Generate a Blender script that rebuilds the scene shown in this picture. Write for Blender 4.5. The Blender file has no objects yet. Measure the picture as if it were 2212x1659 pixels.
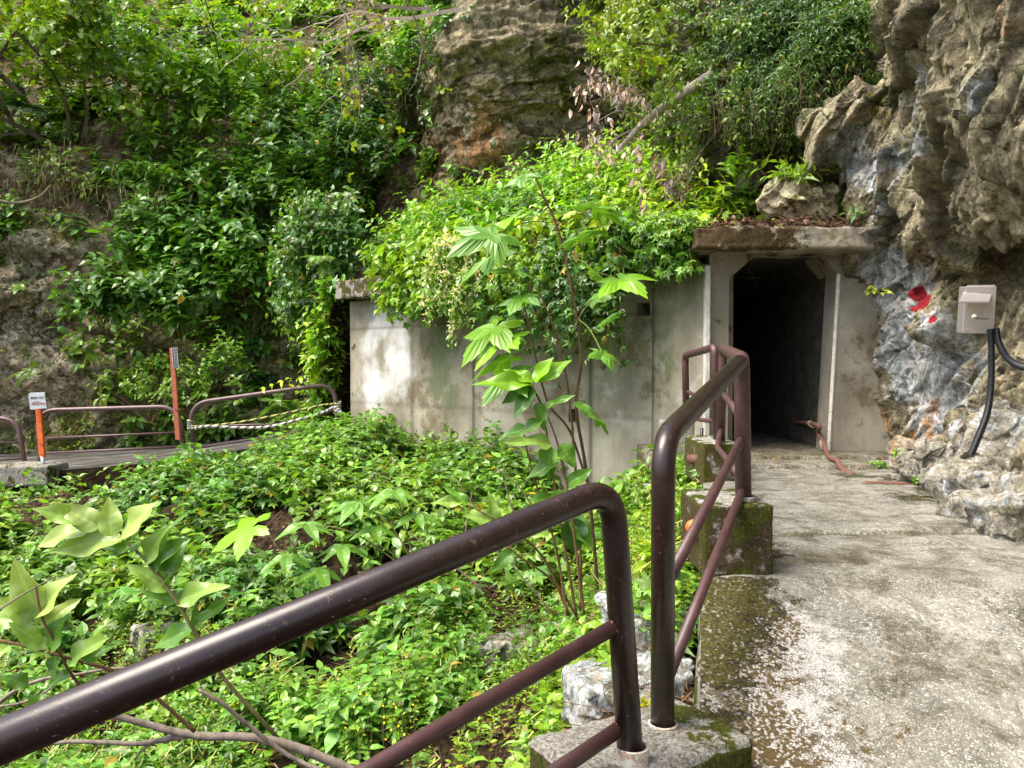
import bpy, math, random
import numpy as np
from mathutils import Vector
C = bpy.context.scene.collection
SC = bpy.context.scene
# ------------------------------------------------------------------ camera
F = 1700.0; CX = 1106.0; CY = 829.5; TH = math.atan((CY-790.0)/F)
cam = bpy.data.objects.new("camera", bpy.data.cameras.new("camera")); C.objects.link(cam)
cam.location = (0, 0, 0); cam.rotation_euler = (math.radians(90)-TH, 0, 0)
cam.data.sensor_width = 36; cam.data.lens = 36*F/2212; cam.data.clip_start = 0.05; cam.data.clip_end = 400
SC.camera = cam
SC.render.resolution_x = 1024; SC.render.resolution_y = 768
# ------------------------------------------------------------------ light
SUN_EL = math.radians(60); SUN_AZ = math.radians(-112)      # azimuth clockwise from +Y: light from the left, a little behind
w = bpy.data.worlds.new("World"); SC.world = w; w.use_nodes = True
nt = w.node_tree; sky = nt.nodes.new('ShaderNodeTexSky'); sky.sky_type = 'NISHITA'; sky.sun_disc = False
sky.sun_elevation = SUN_EL; sky.sun_rotation = SUN_AZ; sky.air_density = 1.0; sky.dust_density = 4.0; sky.ozone_density = 0.6
nt.links.new(sky.outputs[0], nt.nodes['Background'].inputs[0]); nt.nodes['Background'].inputs[1].default_value = 0.13
sl = bpy.data.lights.new("sun", 'SUN'); sl.energy = 2.0; sl.angle = math.radians(38); sl.color = (1, 0.95, 0.85)
so = bpy.data.objects.new("sun", sl); C.objects.link(so)
sd = Vector((math.sin(SUN_AZ)*math.cos(SUN_EL), math.cos(SUN_AZ)*math.cos(SUN_EL), math.sin(SUN_EL)))
so.rotation_euler = sd.to_track_quat('Z', 'Y').to_euler(); so.location = (-10, -5, 20)
SC.view_settings.view_transform = 'Standard'; SC.view_settings.look = 'None'
SC.view_settings.exposure = 1.5; SC.view_settings.gamma = 1.0
SC.cycles.max_bounces = 6; SC.cycles.transparent_max_bounces = 4

# ------------------------------------------------------------------ helpers
rng = np.random.default_rng(7); random.seed(7)
up = np.array([0, 0, 1.0])
def at(px, py, Y):
    """world point seen at pixel (px,py) of the 2212x1659 photograph at forward distance Y"""
    a = (px-CX)/F; b = (CY-py)/F
    dy = math.cos(TH)+b*math.sin(TH); dz = b*math.cos(TH)-math.sin(TH)
    return np.array([a/dy*Y, Y, dz/dy*Y])
def proj(P):
    P = np.asarray(P); c, s = math.cos(TH), math.sin(TH)
    f = P[..., 1]*c - P[..., 2]*s; u = P[..., 2]*c + P[..., 1]*s
    f = np.maximum(f, 1e-3)
    return CX+F*P[..., 0]/f, CY-F*u/f
def norm(v): return v/np.maximum(np.linalg.norm(v, axis=-1, keepdims=True), 1e-9)
def _h(ix, iy, iz, seed):
    n = (ix.astype(np.int64)*374761393 + iy.astype(np.int64)*668265263 + iz.astype(np.int64)*2147483647 + seed*1274126177) & 0xffffffff
    n = ((n ^ (n >> 13))*1274126177) & 0xffffffff
    n = ((n ^ (n >> 16))*2246822519) & 0xffffffff
    return ((n ^ (n >> 15)) & 0xffffff)/float(0xffffff)
def vnoise(P, seed=0):
    P = np.asarray(P, float); i = np.floor(P).astype(np.int64); f = P-i; f = f*f*f*(f*(f*6-15)+10)
    r = 0
    for dx in (0, 1):
        for dy in (0, 1):
            for dz in (0, 1):
                w_ = (f[..., 0] if dx else 1-f[..., 0])*(f[..., 1] if dy else 1-f[..., 1])*(f[..., 2] if dz else 1-f[..., 2])
                r = r + w_*_h(i[..., 0]+dx, i[..., 1]+dy, i[..., 2]+dz, seed)
    return r*2-1
def fbm(P, scale=1., octv=4, seed=0):
    r = 0; a = 1; t = 0
    for k in range(octv):
        r = r+a*vnoise(P*scale*2**k, seed+k*17); t += a; a *= .5
    return r/t
def cells(P, size, seed=0, tilt=0.7, jit=.9, stretch=(1, 1, 1)):
    """angular blocks: each Voronoi cell gets its own offset and slanted face"""
    Q = P/size/np.array(stretch); i = np.floor(Q).astype(np.int64)
    best = np.full(Q.shape[:-1], 1e9); b2 = best.copy(); val = np.zeros(Q.shape[:-1])
    for dx in (-1, 0, 1):
        for dy in (-1, 0, 1):
            for dz in (-1, 0, 1):
                a, b, c = i[..., 0]+dx, i[..., 1]+dy, i[..., 2]+dz
                h = [_h(a, b, c, seed+k) for k in range(7)]
                ce = np.stack([a+.5+jit*(h[0]-.5), b+.5+jit*(h[1]-.5), c+.5+jit*(h[2]-.5)], -1)
                d = Q-ce; dd = (d**2).sum(-1)
                v = (h[3]-.5)*.75+tilt*(d[..., 0]*(h[4]-.5)+d[..., 1]*(h[5]-.5)+d[..., 2]*(h[6]-.5))*2
                m = dd < best
                b2 = np.where(m, best, np.minimum(b2, dd)); val = np.where(m, v, val); best = np.where(m, dd, best)
    crack = np.sqrt(b2)-np.sqrt(best)
    return val, crack
def mesh_np(name, V, faces, mat=None, parent=None, smooth=True, tint=None, attrs=None, loc=None):
    V = np.asarray(V, float).reshape(-1, 3)
    me = bpy.data.meshes.new(name)
    if isinstance(faces, np.ndarray):
        k = faces.shape[1]; n = len(faces)
        me.vertices.add(len(V)); me.vertices.foreach_set('co', V.astype(np.float32).ravel())
        me.loops.add(n*k); me.loops.foreach_set('vertex_index', faces.astype(np.int32).ravel())
        me.polygons.add(n); me.polygons.foreach_set('loop_start', (np.arange(n)*k).astype(np.int32))
        me.update(calc_edges=True)
    else:
        me.from_pydata([tuple(v) for v in V], [], [tuple(int(q) for q in f) for f in faces]); me.update()
    me.validate()
    me.polygons.foreach_set('use_smooth', np.full(len(me.polygons), smooth))
    if tint is not None:
        a = me.color_attributes.new('tint', 'FLOAT_COLOR', 'POINT')
        t4 = np.ones((len(V), 4), np.float32); t4[:, :3] = tint; a.data.foreach_set('color', t4.ravel())
    for k, v in (attrs or {}).items():
        a = me.attributes.new(k, 'FLOAT', 'POINT'); a.data.foreach_set('value', np.asarray(v, np.float32).ravel())
    o = bpy.data.objects.new(name, me); C.objects.link(o)
    if mat: me.materials.append(mat)
    if parent: o.parent = parent
    if loc is not None: o.location = tuple(loc)
    return o
class MB:
    def __init__(s): s.v = []; s.f = []
    def add(s, V, Fs):
        n = sum(len(x) for x in s.v); s.v.append(np.asarray(V, float).reshape(-1, 3)); s.f += [tuple(int(i)+n for i in f) for f in Fs]; return s
    def build(s, name, mat, parent=None, smooth=False, **k):
        return mesh_np(name, np.concatenate(s.v), s.f, mat, parent, smooth, **k)
def box_vf(c, h, ax=None):
    ax = np.eye(3) if ax is None else np.asarray(ax)
    V = [np.asarray(c)+sx*h[0]*ax[0]+sy*h[1]*ax[1]+sz*h[2]*ax[2] for sx in (-1, 1) for sy in (-1, 1) for sz in (-1, 1)]
    return V, [(0, 1, 3, 2), (4, 6, 7, 5), (0, 4, 5, 1), (2, 3, 7, 6), (0, 2, 6, 4), (1, 5, 7, 3)]
def bevel(o, wd=.004, seg=2):
    m = o.modifiers.new('bevel', 'BEVEL'); m.width = wd; m.segments = seg; m.limit_method = 'ANGLE'; return o
def tube_vf(pts, r, n=12, cap=True):
    pts = np.asarray(pts, float); r = np.broadcast_to(np.asarray(r, float), (len(pts),))
    T = norm(np.gradient(pts, axis=0)); A = np.cross(T[0], up if abs(T[0][2]) < .9 else np.array([1., 0, 0])); A = norm(A)
    V = []; ang = np.linspace(0, 2*np.pi, n, endpoint=False)
    for i in range(len(pts)):
        A = norm(A-np.dot(A, T[i])*T[i]); B = np.cross(T[i], A)
        V += [pts[i]+r[i]*(math.cos(a)*A+math.sin(a)*B) for a in ang]
    Fs = [(i*n+j, i*n+(j+1) % n, (i+1)*n+(j+1) % n, (i+1)*n+j) for i in range(len(pts)-1) for j in range(n)]
    if cap: Fs += [tuple(range(n))[::-1], tuple((len(pts)-1)*n+j for j in range(n))]
    return V, Fs
def fillet(pts, r, k=8):
    pts = [np.asarray(p, float) for p in pts]; rs = r if isinstance(r, (list, tuple)) else [r]*len(pts)
    out = [pts[0]]
    for i in range(1, len(pts)-1):
        a, b, c = pts[i-1], pts[i], pts[i+1]; rr = min(rs[i], np.linalg.norm(a-b)*.49, np.linalg.norm(c-b)*.49)
        p0 = b+norm(a-b)*rr; p2 = b+norm(c-b)*rr
        for t in np.linspace(0, 1, k+1):
            # near-circular arc
            out.append((1-t)**2*p0+2*t*(1-t)*b+t*t*p2)
    out.append(pts[-1]); return np.array(out)
def spline(pts, n=10):
    P = np.asarray(pts, float); P = np.vstack([2*P[0]-P[1], P, 2*P[-1]-P[-2]]); out = []
    for i in range(1, len(P)-2):
        for t in np.linspace(0, 1, n, endpoint=False):
            a, b, c, d = P[i-1], P[i], P[i+1], P[i+2]
            out.append(.5*((2*b)+(-a+c)*t+(2*a-5*b+4*c-d)*t*t+(-a+3*b-3*c+d)*t**3))
    out.append(P[-2]); return np.array(out)
def thing(name, label, cat, loc=(0, 0, 0), group=None):
    o = bpy.data.objects.new(name, None); C.objects.link(o); o.location = tuple(float(q) for q in loc)
    o.empty_display_size = .1; return tag(o, label, cat, group)
def tag(o, label=None, cat=None, group=None, kind=None):
    if label: o['label'] = label
    if cat: o['category'] = cat
    if group: o['group'] = group
    if kind: o['kind'] = kind
    return o
def child(o, parent):
    """parent without moving: geometry was written in world coordinates"""
    o.parent = parent; o.location = tuple(-np.array(parent.location)); return o
# ------------------------------------------------------------------ materials
class NT:
    def __init__(s, name):
        s.m = bpy.data.materials.new(name); s.m.use_nodes = True; s.t = s.m.node_tree
        s.b = s.t.nodes['Principled BSDF']; s.co = None
    def n(s, typ, **k):
        x = s.t.nodes.new(typ)
        for a, v in k.items(): setattr(x, a, v)
        return x
    def L(s, a, b): s.t.links.new(a, b)
    def obj(s):
        if s.co is None: s.co = s.n('ShaderNodeTexCoord').outputs['Object']
        return s.co
    def mapping(s, sc, rot=(0, 0, 0)):
        m = s.n('ShaderNodeMapping'); m.inputs['Scale'].default_value = sc; m.inputs['Rotation'].default_value = rot
        s.L(s.obj(), m.inputs[0]); return m.outputs[0]
    def noise(s, scale, detail=6, rough=.6, vec=None, dist=0):
        x = s.n('ShaderNodeTexNoise'); x.inputs['Scale'].default_value = scale; x.inputs['Detail'].default_value = detail
        x.inputs['Roughness'].default_value = rough; x.inputs['Distortion'].default_value = dist
        s.L(vec or s.obj(), x.inputs['Vector']); return x.outputs['Fac']
    def vor(s, scale, feat='F1', out='Distance', vec=None, rand=1):
        x = s.n('ShaderNodeTexVoronoi'); x.feature = feat; x.inputs['Scale'].default_value = scale; x.inputs['Randomness'].default_value = rand
        s.L(vec or s.obj(), x.inputs['Vector']); return x.outputs[out]
    def ramp(s, fac, stops, interp='LINEAR'):
        x = s.n('ShaderNodeValToRGB'); e = x.color_ramp.elements; x.color_ramp.interpolation = interp
        while len(e) < len(stops): e.new(.5)
        for el, (p, c) in zip(e, stops):
            el.position = p; el.color = (*c, 1) if isinstance(c, (tuple, list)) else (c, c, c, 1)
        s.L(fac, x.inputs[0]); return x.outputs[0]
    def mix(s, fac, a, b, blend='MIX'):
        x = s.n('ShaderNodeMix'); x.data_type = 'RGBA'; x.blend_type = blend
        for si, v in ((0, fac), (6, a), (7, b)):
            sock = x.inputs[si]
            if isinstance(v, bpy.types.NodeSocket): s.L(v, sock)
            elif isinstance(v, (int, float)): sock.default_value = v if si == 0 else (v, v, v, 1)
            else: sock.default_value = (*v, 1)
        return x.outputs[2]
    def math(s, op, a, b=0, c=None, clamp=False):
        x = s.n('ShaderNodeMath'); x.operation = op; x.use_clamp = clamp
        for i, v in enumerate((a, b, c)):
            if v is None: continue
            if isinstance(v, (int, float)): x.inputs[i].default_value = v
            else: s.L(v, x.inputs[i])
        return x.outputs[0]
    def attr(s, name, col=False):
        x = s.n('ShaderNodeAttribute'); x.attribute_name = name; return x.outputs['Color' if col else 'Fac']
    def mask(s, a, noise_, lo=.45, hi=.6, amp=None):
        """attribute mask broken up by noise"""
        at_ = s.attr(a) if isinstance(a, str) else a
        v = s.math('ADD', at_, s.math('MULTIPLY', s.math('MULTIPLY', s.math('SUBTRACT', noise_, .5), amp or getattr(s, 'amp', 3.2)), s.math('MULTIPLY', at_, 3., clamp=True)))
        return s.ramp(v, [(lo, 0.), (hi, 1.)])
    def bump(s, h, st=.3, d=.01, prev=None):
        x = s.n('ShaderNodeBump'); x.inputs['Strength'].default_value = st; x.inputs['Distance'].default_value = d
        s.L(h, x.inputs['Height'])
        if prev: s.L(prev, x.inputs['Normal'])
        return x.outputs[0]
    def fin(s, col, rough=.8, nrm=None, spec=.3, metal=0):
        for k, v in (('Base Color', col), ('Roughness', rough), ('Specular IOR Level', spec), ('Metallic', metal)):
            if isinstance(v, bpy.types.NodeSocket): s.L(v, s.b.inputs[k])
            elif isinstance(v, (tuple, list)): s.b.inputs[k].default_value = (*v, 1)
            else: s.b.inputs[k].default_value = v
        if nrm: s.L(nrm, s.b.inputs['Normal'])
        return s.m
def leaf_material(name, trans=.35, rough=.42, spec=.5, veins=False):
    s = NT(name); t = s.mix(1., s.attr('tint', True), (1.22, 1.04, .70), 'MULTIPLY')
    nz = s.noise(9, 3); c = s.mix(s.ramp(nz, [(.35, 0.), (.7, .35)]), t, s.mix(1., t, (1.25, 1.1, .6), 'MULTIPLY'))
    if veins:
        n2 = s.noise(160, 4, .7); c = s.mix(s.math('MULTIPLY', n2, .35), c, s.mix(1., c, (.6, .75, .7), 'MULTIPLY'))
    s.fin(c, rough, None, spec)
    tr = s.n('ShaderNodeBsdfTranslucent'); s.L(s.mix(1., c, (1.6, 1.7, .55), 'MULTIPLY'), tr.inputs['Color'])
    mx = s.n('ShaderNodeMixShader'); mx.inputs[0].default_value = trans
    s.L(s.b.outputs[0], mx.inputs[1]); s.L(tr.outputs[0], mx.inputs[2])
    s.L(mx.outputs[0], s.t.nodes['Material Output'].inputs[0]); return s.m
def tint_material(name, rough=.85):
    s = NT(name); t = s.attr('tint', True); return s.fin(t, rough, None, .2)
M = {}
M['leaf'] = leaf_material('leaf', .30, .34, .6)
M['leaf_near'] = leaf_material('leaf_near', .22, .30, .42, True)
M['litter'] = tint_material('dry_litter')
def m_bark():
    s = NT('bark'); v = s.mapping((60, 60, 12)); n = s.noise(1, 6, .7, v); t = s.attr('tint', True)
    return s.fin(s.mix(s.ramp(n, [(.35, 0.), (.65, 1.)]), s.mix(1., t, .45, 'MULTIPLY'), t), .8, s.bump(n, .5, .003), .25)
M['bark'] = m_bark()
def m_rock(name, cols, dark=.1, sc=1.0, extra=True, lichen=(.30, .33, .17), lich_amt=.55, warm=False):
    """weathered rock. vertex masks: m_orange, m_moss, m_white, m_red, m_brown"""
    s = NT(name)
    big = s.noise(1.1*sc, 7, .62, dist=.6); mid = s.noise(5*sc, 8, .68); fine = s.noise(34*sc, 6, .75)
    c = s.ramp(big, [(.34, cols[0]), (.45, cols[1]), (.54, cols[2]), (.66, cols[3])])
    c = s.mix(s.ramp(mid, [(.42, 0.), (.58, .85)]), c, cols[4])
    dk = s.ramp(s.noise(2.3*sc, 8, .7, dist=.7), [(.50, 0.), (.60, .75)]); c = s.mix(dk, c, tuple(q*.55 for q in cols[1]))
    # dark speckle and cracks
    cr = s.ramp(s.vor(3.2*sc, 'DISTANCE_TO_EDGE', vec=s.warp(.25, 2.2) if hasattr(s, 'warp') else None), [(0., 1.), (.035, 0.)])
    wm = s.mask('m_white', mid, .42, .62); wn = s.noise(3.5*sc, 9, .72, s.mapping((1, 1, .45), (.3, .5, .2)), 1.8)
    wc = s.ramp(wn, [(.28, (.08, .06, .04)), (.42, (.27, .24, .17)), (.52, (.44, .40, .30)), (.60, (.62, .58, .49)), (.72, (.34, .32, .24))] if warm else [(.28, (.05, .06, .058)), (.40, (.20, .23, .23)), (.50, (.40, .42, .42)), (.58, (.62, .60, .61)), (.70, (.34, .35, .32))])
    c = s.mix(wm, c, wc)
    li = s.ramp(s.noise(7*sc, 8, .75), [(.5, 0.), (.62, lich_amt)])
    c = s.mix(s.math('MULTIPLY', li, s.math('SUBTRACT', 1, s.math('MULTIPLY', wm, .7))), c, lichen)
    c = s.mix(s.mask('m_brown', mid), c, s.ramp(fine, [(.3, (.045, .028, .015)), (.7, (.16, .10, .055))]))
    on = s.noise(4*sc, 7, .7, s.mapping((3.2, 3.2, .4)))
    c = s.mix(s.math('MULTIPLY', s.mask('m_orange', on, .40, .95), .9), c, s.ramp(fine, [(.3, (.27, .115, .035)), (.7, (.52, .32, .14))]))
    c = s.mix(s.mask('m_moss', mid, .46, .62), c, s.ramp(fine, [(.3, (.035, .042, .007)), (.5, (.085, .095, .014)), (.75, (.19, .18, .03))]))
    c = s.mix(s.math('MULTIPLY', cr, .35), c, (.03, .026, .02)); c = s.mix(s.math('MULTIPLY', s.attr('m_crack'), .7), c, (.035, .030, .022))
    mot = s.ramp(s.noise(13*sc, 7, .78, dist=.4), [(.33, .30), (.46, .85), (.56, 1.15), (.68, 1.75)]); c = s.mix(1., c, mot, 'MULTIPLY')
    sp = s.ramp(fine, [(.30, .35), (.44, 1.), (.66, 1.3)]); c = s.mix(1., c, sp, 'MULTIPLY'); c = s.mix(s.math('SUBTRACT', 1., s.math('MULTIPLY', wm, .9) if not warm else 0.), c, (1.10, 1.0, .86), 'MULTIPLY')
    c = s.mix(s.mask('m_red', mid, .40, .5, .9), c, s.ramp(mid, [(.38, (.09, .004, .007)), (.6, (.42, .018, .025))]))
    h = s.math('ADD', s.math('MULTIPLY', mid, 1.), s.math('MULTIPLY', fine, .35))
    b = s.bump(h, 1., .065/sc); b = s.bump(s.math('MULTIPLY', s.math('SUBTRACT', 1, cr), 1.), .35, .02/sc, b)
    b = s.bump(s.noise(90*sc, 4, .7), .4, .006/sc, b)
    return s.fin(c, .78, b, .3)
M['rock_hill'] = m_rock('rock_hill', [(.06, .048, .028), (.23, .195, .12), (.38, .34, .235), (.15, .13, .075), (.46, .43, .32)], sc=.8, lichen=(.22, .25, .13), warm=True)
M['rock_right'] = m_rock('rock_right', [(.045, .042, .030), (.17, .16, .115), (.31, .29, .215), (.12, .12, .08), (.42, .39, .30)], sc=1.3, lichen=(.26, .29, .17), lich_amt=.6)
M['boulder_tan'] = m_rock('boulder_tan', [(.16, .145, .10), (.30, .28, .21), (.44, .41, .32), (.20, .20, .14), (.50, .48, .40)], sc=2., lichen=(.20, .23, .12), lich_amt=.5, warm=True)
M['boulder'] = m_rock('boulder', [(.08, .08, .075), (.20, .20, .185), (.31, .31, .30), (.17, .17, .145), (.36, .36, .33)], sc=1.8, lichen=(.28, .30, .18), lich_amt=.5)
def m_soil():
    s = NT('soil'); n = s.noise(8, 8, .75); f = s.noise(45, 5, .7)
    c = s.ramp(n, [(.35, (.010, .007, .005)), (.5, (.035, .023, .012)), (.66, (.09, .06, .032))])
    c = s.mix(s.mask('m_moss', n), c, s.ramp(f, [(.3, (.03, .045, .008)), (.7, (.10, .13, .02))]))
    return s.fin(c, .95, s.bump(s.math('ADD', n, s.math('MULTIPLY', f, .4)), .9, .06), .1)
M['soil'] = m_soil()
def m_concrete_wall():
    s = NT('stained_wall_concrete'); s.amp = 2.0; big = s.noise(1.3, 6, .6); mid = s.noise(6, 8, .7); fine = s.noise(60, 5, .7)
    st = s.noise(1, 6, .65, s.mapping((5, 5, .5)))
    c = s.ramp(big, [(.35, (.20, .175, .125)), (.5, (.31, .28, .215)), (.64, (.42, .39, .31))])
    c = s.mix(s.ramp(st, [(.45, 0.), (.7, .45)]), c, (.20, .17, .13))
    c = s.mix(s.math('MULTIPLY', s.mask('m_white', big, .4, .75), .9), c, s.ramp(mid, [(.3, (.46, .45, .44)), (.6, (.66, .65, .64))]))
    c = s.mix(s.mask('m_damp_shade', mid, .42, .6), c, s.mix(1., c, (.66, .6, .5), 'MULTIPLY'))
    c = s.mix(s.math('MULTIPLY', s.mask('m_moss', mid, .4, .8), .8), c, s.ramp(mid, [(.3, (.07, .095, .03)), (.7, (.17, .20, .10))]))
    c = s.mix(s.mask('m_brown', mid, .45, .62), c, s.ramp(fine, [(.35, (.030, .020, .009)), (.7, (.12, .078, .03))]))
    pit = s.ramp(s.vor(26, vec=s.obj()), [(.04, 1.), (.09, 0.)]); pm = s.math('MULTIPLY', pit, s.ramp(mid, [(.5, 0.), (.6, 1.)]))
    c = s.mix(pm, c, (.06, .05, .04)); c = s.mix(1., c, s.ramp(fine, [(.3, .82), (.7, 1.12)]), 'MULTIPLY')
    j = s.attr('m_joint'); c = s.mix(s.math('MULTIPLY', j, .85), c, (.05, .045, .035)); c = s.mix(s.ramp(s.noise(1, 7, .7, s.mapping((9, 9, .7))), [(.54, 0.), (.70, .28)]), c, (.15, .125, .085))
    h = s.math('SUBTRACT', s.math('MULTIPLY', fine, .3), s.math('ADD', s.math('MULTIPLY', pm, .6), s.math('MULTIPLY', j, .9)))
    return s.fin(c, .85, s.bump(s.math('ADD', h, mid), .35, .01), .25)
M['wall'] = m_concrete_wall()
def m_path():
    s = NT('pebbled_concrete'); mid = s.noise(3.2, 8, .68); big = s.noise(.9, 4, .6); fine = s.noise(120, 4, .7)
    nv = s.n('ShaderNodeTexNoise'); nv.inputs['Scale'].default_value = 30; nv.inputs['Detail'].default_value = 5; s.L(s.obj(), nv.inputs['Vector'])
    va = s.n('ShaderNodeVectorMath'); va.operation = 'SCALE'; s.L(nv.outputs['Color'], va.inputs[0]); va.inputs['Scale'].default_value = .035
    vb = s.n('ShaderNodeVectorMath'); vb.operation = 'ADD'; s.L(va.outputs[0], vb.inputs[0]); s.L(s.obj(), vb.inputs[1]); wv = vb.outputs[0]
    c1 = s.vor(95, 'F1', 'Color', wv); e1 = s.vor(95, 'DISTANCE_TO_EDGE', vec=wv)
    d2 = s.vor(24, 'F1', 'Distance'); c2 = s.vor(24, 'F1', 'Color'); 
    g1 = s.n('ShaderNodeSeparateColor'); s.L(c1, g1.inputs[0]); g2 = s.n('ShaderNodeSeparateColor'); s.L(c2, g2.inputs[0])
    peb = s.ramp(g1.outputs[0], [(0., (.07, .068, .06)), (.25, (.21, .20, .17)), (.55, (.37, .355, .30)), (.8, (.50, .48, .42)), (1., (.68, .67, .63))])
    mort = s.ramp(mid, [(.35, (.09, .082, .062)), (.5, (.22, .21, .17)), (.62, (.40, .385, .33))])
    c = s.mix(s.ramp(e1, [(.02, 0.), (.22, 1.)]), mort, peb); c = s.mix(s.ramp(s.noise(38, 6, .8), [(.38, .75), (.5, .15), (.6, 0.)]), c, mort)
    bm = s.math('MULTIPLY', s.ramp(d2, [(.22, 1.), (.30, 0.)]), s.ramp(g2.outputs[1], [(.62, 0.), (.66, 1.)]))
    c = s.mix(bm, c, s.ramp(g2.outputs[0], [(0., (.11, .12, .12)), (.4, (.26, .26, .24)), (.8, (.40, .37, .31)), (1., (.46, .30, .2))]))
    c = s.mix(s.ramp(s.noise(2.1, 9, .72), [(.42, .0), (.60, .55)]), c, s.ramp(e1, [(.0, (.13, .12, .085)), (.3, (.42, .40, .33))]))
    dm = s.ramp(s.noise(4.2, 9, .75, dist=.8), [(.47, 0.), (.60, .95)]); c = s.mix(dm, c, s.mix(1., c, (.44, .42, .34), 'MULTIPLY'))
    wm = s.mask('m_white', s.noise(16, 10, .85), .5, .6); c = s.mix(s.math('MULTIPLY', wm, s.ramp(e1, [(.03, .15), (.14, .95)])), c, s.ramp(fine, [(.3, (.42, .41, .37)), (.7, (.70, .69, .65))]))
    bm2 = s.mask('m_brown', s.noise(11, 10, .85), .5, .62); c = s.mix(s.math('MULTIPLY', bm2, s.ramp(g1.outputs[1], [(.62, 1.), (.7, .25)])), c, s.ramp(fine, [(.3, (.045, .03, .012)), (.7, (.15, .10, .035))]))
    mm = s.mask('m_moss', s.noise(9, 10, .82), .5, .6); c = s.mix(s.math('MULTIPLY', mm, s.ramp(g1.outputs[1], [(.86, 1.), (.9, .3)])), c, s.ramp(s.noise(75, 6, .8), [(.38, (.014, .014, .003)), (.5, (.055, .048, .008)), (.64, (.14, .115, .018))]))
    c = s.mix(s.mask('m_damp_shade', mid, .42, .7), c, s.mix(1., c, (.55, .52, .42), 'MULTIPLY'))
    h = s.math('ADD', s.ramp(e1, [(0., 0.), (.2, 1.)]), s.math('ADD', s.math('MULTIPLY', bm, 2.), s.math('MULTIPLY', s.noise(70, 6, .8), s.math('ADD', .6, s.math('MULTIPLY', mm, 4.))))); b = s.bump(h, .55, .006)
    b = s.bump(s.math('ADD', s.noise(22, 6, .7), s.math('MULTIPLY', mm, .5)), .5, .02, b)
    return s.fin(c, .85, b, .3)
M['path'] = m_path()
def m_block(name, mossy=.5):
    s = NT(name); mid = s.noise(7, 8, .7); fine = s.noise(70, 5, .75); vf = s.noise(34, 9, .85)
    c = s.ramp(vf, [(.35, (.08, .07, .05)), (.5, (.27, .245, .19)), (.62, (.50, .48, .42))])
    pe = s.vor(150, 'F1', 'Color'); g = s.n('ShaderNodeSeparateColor'); s.L(pe, g.inputs[0])
    c = s.mix(.5, c, s.ramp(g.outputs[0], [(0., (.05, .045, .04)), (.5, (.28, .26, .22)), (1., (.66, .65, .60))]))
    c = s.mix(s.mask('m_brown', mid, .45, .6), c, s.ramp(fine, [(.35, (.035, .026, .014)), (.7, (.13, .095, .045))]))
    c = s.mix(s.mask('m_white', vf, .5, .6), c, (.62, .61, .57))
    mm = s.mask('m_moss', mid, .44, .58); c = s.mix(mm, c, s.ramp(fine, [(.3, (.018, .026, .004)), (.5, (.06, .07, .01)), (.75, (.17, .16, .02))]))
    b = s.bump(s.math('ADD', vf, s.math('MULTIPLY', fine, .6)), .9, .018); return s.fin(c, .9, b, .15)
M['block'] = m_block('mossy_block_concrete')
def m_paint(name, base, chip, rough=.24, chips=.0):
    s = NT(name); n = s.noise(14, 6, .6); f = s.noise(55, 5, .8); sp = s.noise(130, 3, .6)
    c = s.mix(s.ramp(n, [(.35, 0.), (.7, 1.)]), base, tuple(q*1.5+.004 for q in base))
    c = s.mix(s.ramp(f, [(.64-chips, 0.), (.67-chips, .8)]), c, chip); c = s.mix(s.ramp(s.noise(5, 5, .75), [(.55, 0.), (.75, .35)]), c, tuple(q*2.2+.01 for q in base))
    c = s.mix(s.math('MULTIPLY', s.ramp(sp, [(.68, 0.), (.72, .8)]), s.ramp(n, [(.48, .1), (.6, 1.)])), c, (.5, .48, .45))
    r = s.math('ADD', rough, s.math('MULTIPLY', s.noise(25, 5, .7), .22))
    return s.fin(c, r, s.bump(f, .12, .002), .55)
M['brown'] = m_paint('brown_rail_paint', (.018, .0085, .007), (.11, .065, .05), .19, .035)
M['brown_bar'] = m_paint('brown_bar_paint', (.060, .026, .025), (.15, .08, .065), .34, .02)
M['brown_far'] = m_paint('brown_far_paint', (.11, .062, .060), (.22, .15, .13), .3, .02)
M['rail_worn'] = m_paint('worn_rail_paint', (.085, .048, .028), (.26, .24, .17), .2, .10)
M['galv'] = m_paint('galvanised_sleeve', (.40, .38, .33), (.36, .15, .06), .5, .12)
M['rust'] = m_paint('rusty_steel', (.13, .048, .030), (.06, .045, .04), .7, .12)
M['orange'] = m_paint('orange_post_paint', (.62, .12, .015), (.45, .09, .02), .4)
M['terracotta'] = m_paint('faded_red_post', (.38, .10, .045), (.28, .08, .04), .45)
M['signwhite'] = m_paint('sign_white', (.62, .64, .64), (.5, .5, .5), .35)
M['signback'] = m_paint('sign_back', (.42, .47, .55), (.4, .44, .5), .4)
M['ink'] = NT('ink_dark').fin((.03, .035, .03), .5)
M['ink_red'] = NT('ink_red').fin((.42, .05, .03), .5)
M['black'] = NT('black_plastic').fin((.012, .013, .018), .42, None, .5)
def m_steel():
    s = NT('brushed_steel'); n = s.noise(1, 5, .7, s.mapping((220, 220, 6))); f = s.noise(20, 5, .6)
    return s.fin(s.mix(f, (.56, .50, .46), (.72, .68, .68)), s.math('ADD', .30, s.math('MULTIPLY', n, .2)), s.bump(n, .08, .001), .5, .75)
M['steel'] = m_steel()
def m_rope():
    s = NT('striped_rope'); t = s.attr('tint', True); return s.fin(t, .7, s.bump(s.noise(400, 3), .4, .003), .2)
M['rope'] = m_rope()
M['yellow'] = NT('yellow_tape').fin((.75, .55, .04), .5)
M['dark'] = NT('dark_void').fin((.01, .01, .009), .95)
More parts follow.
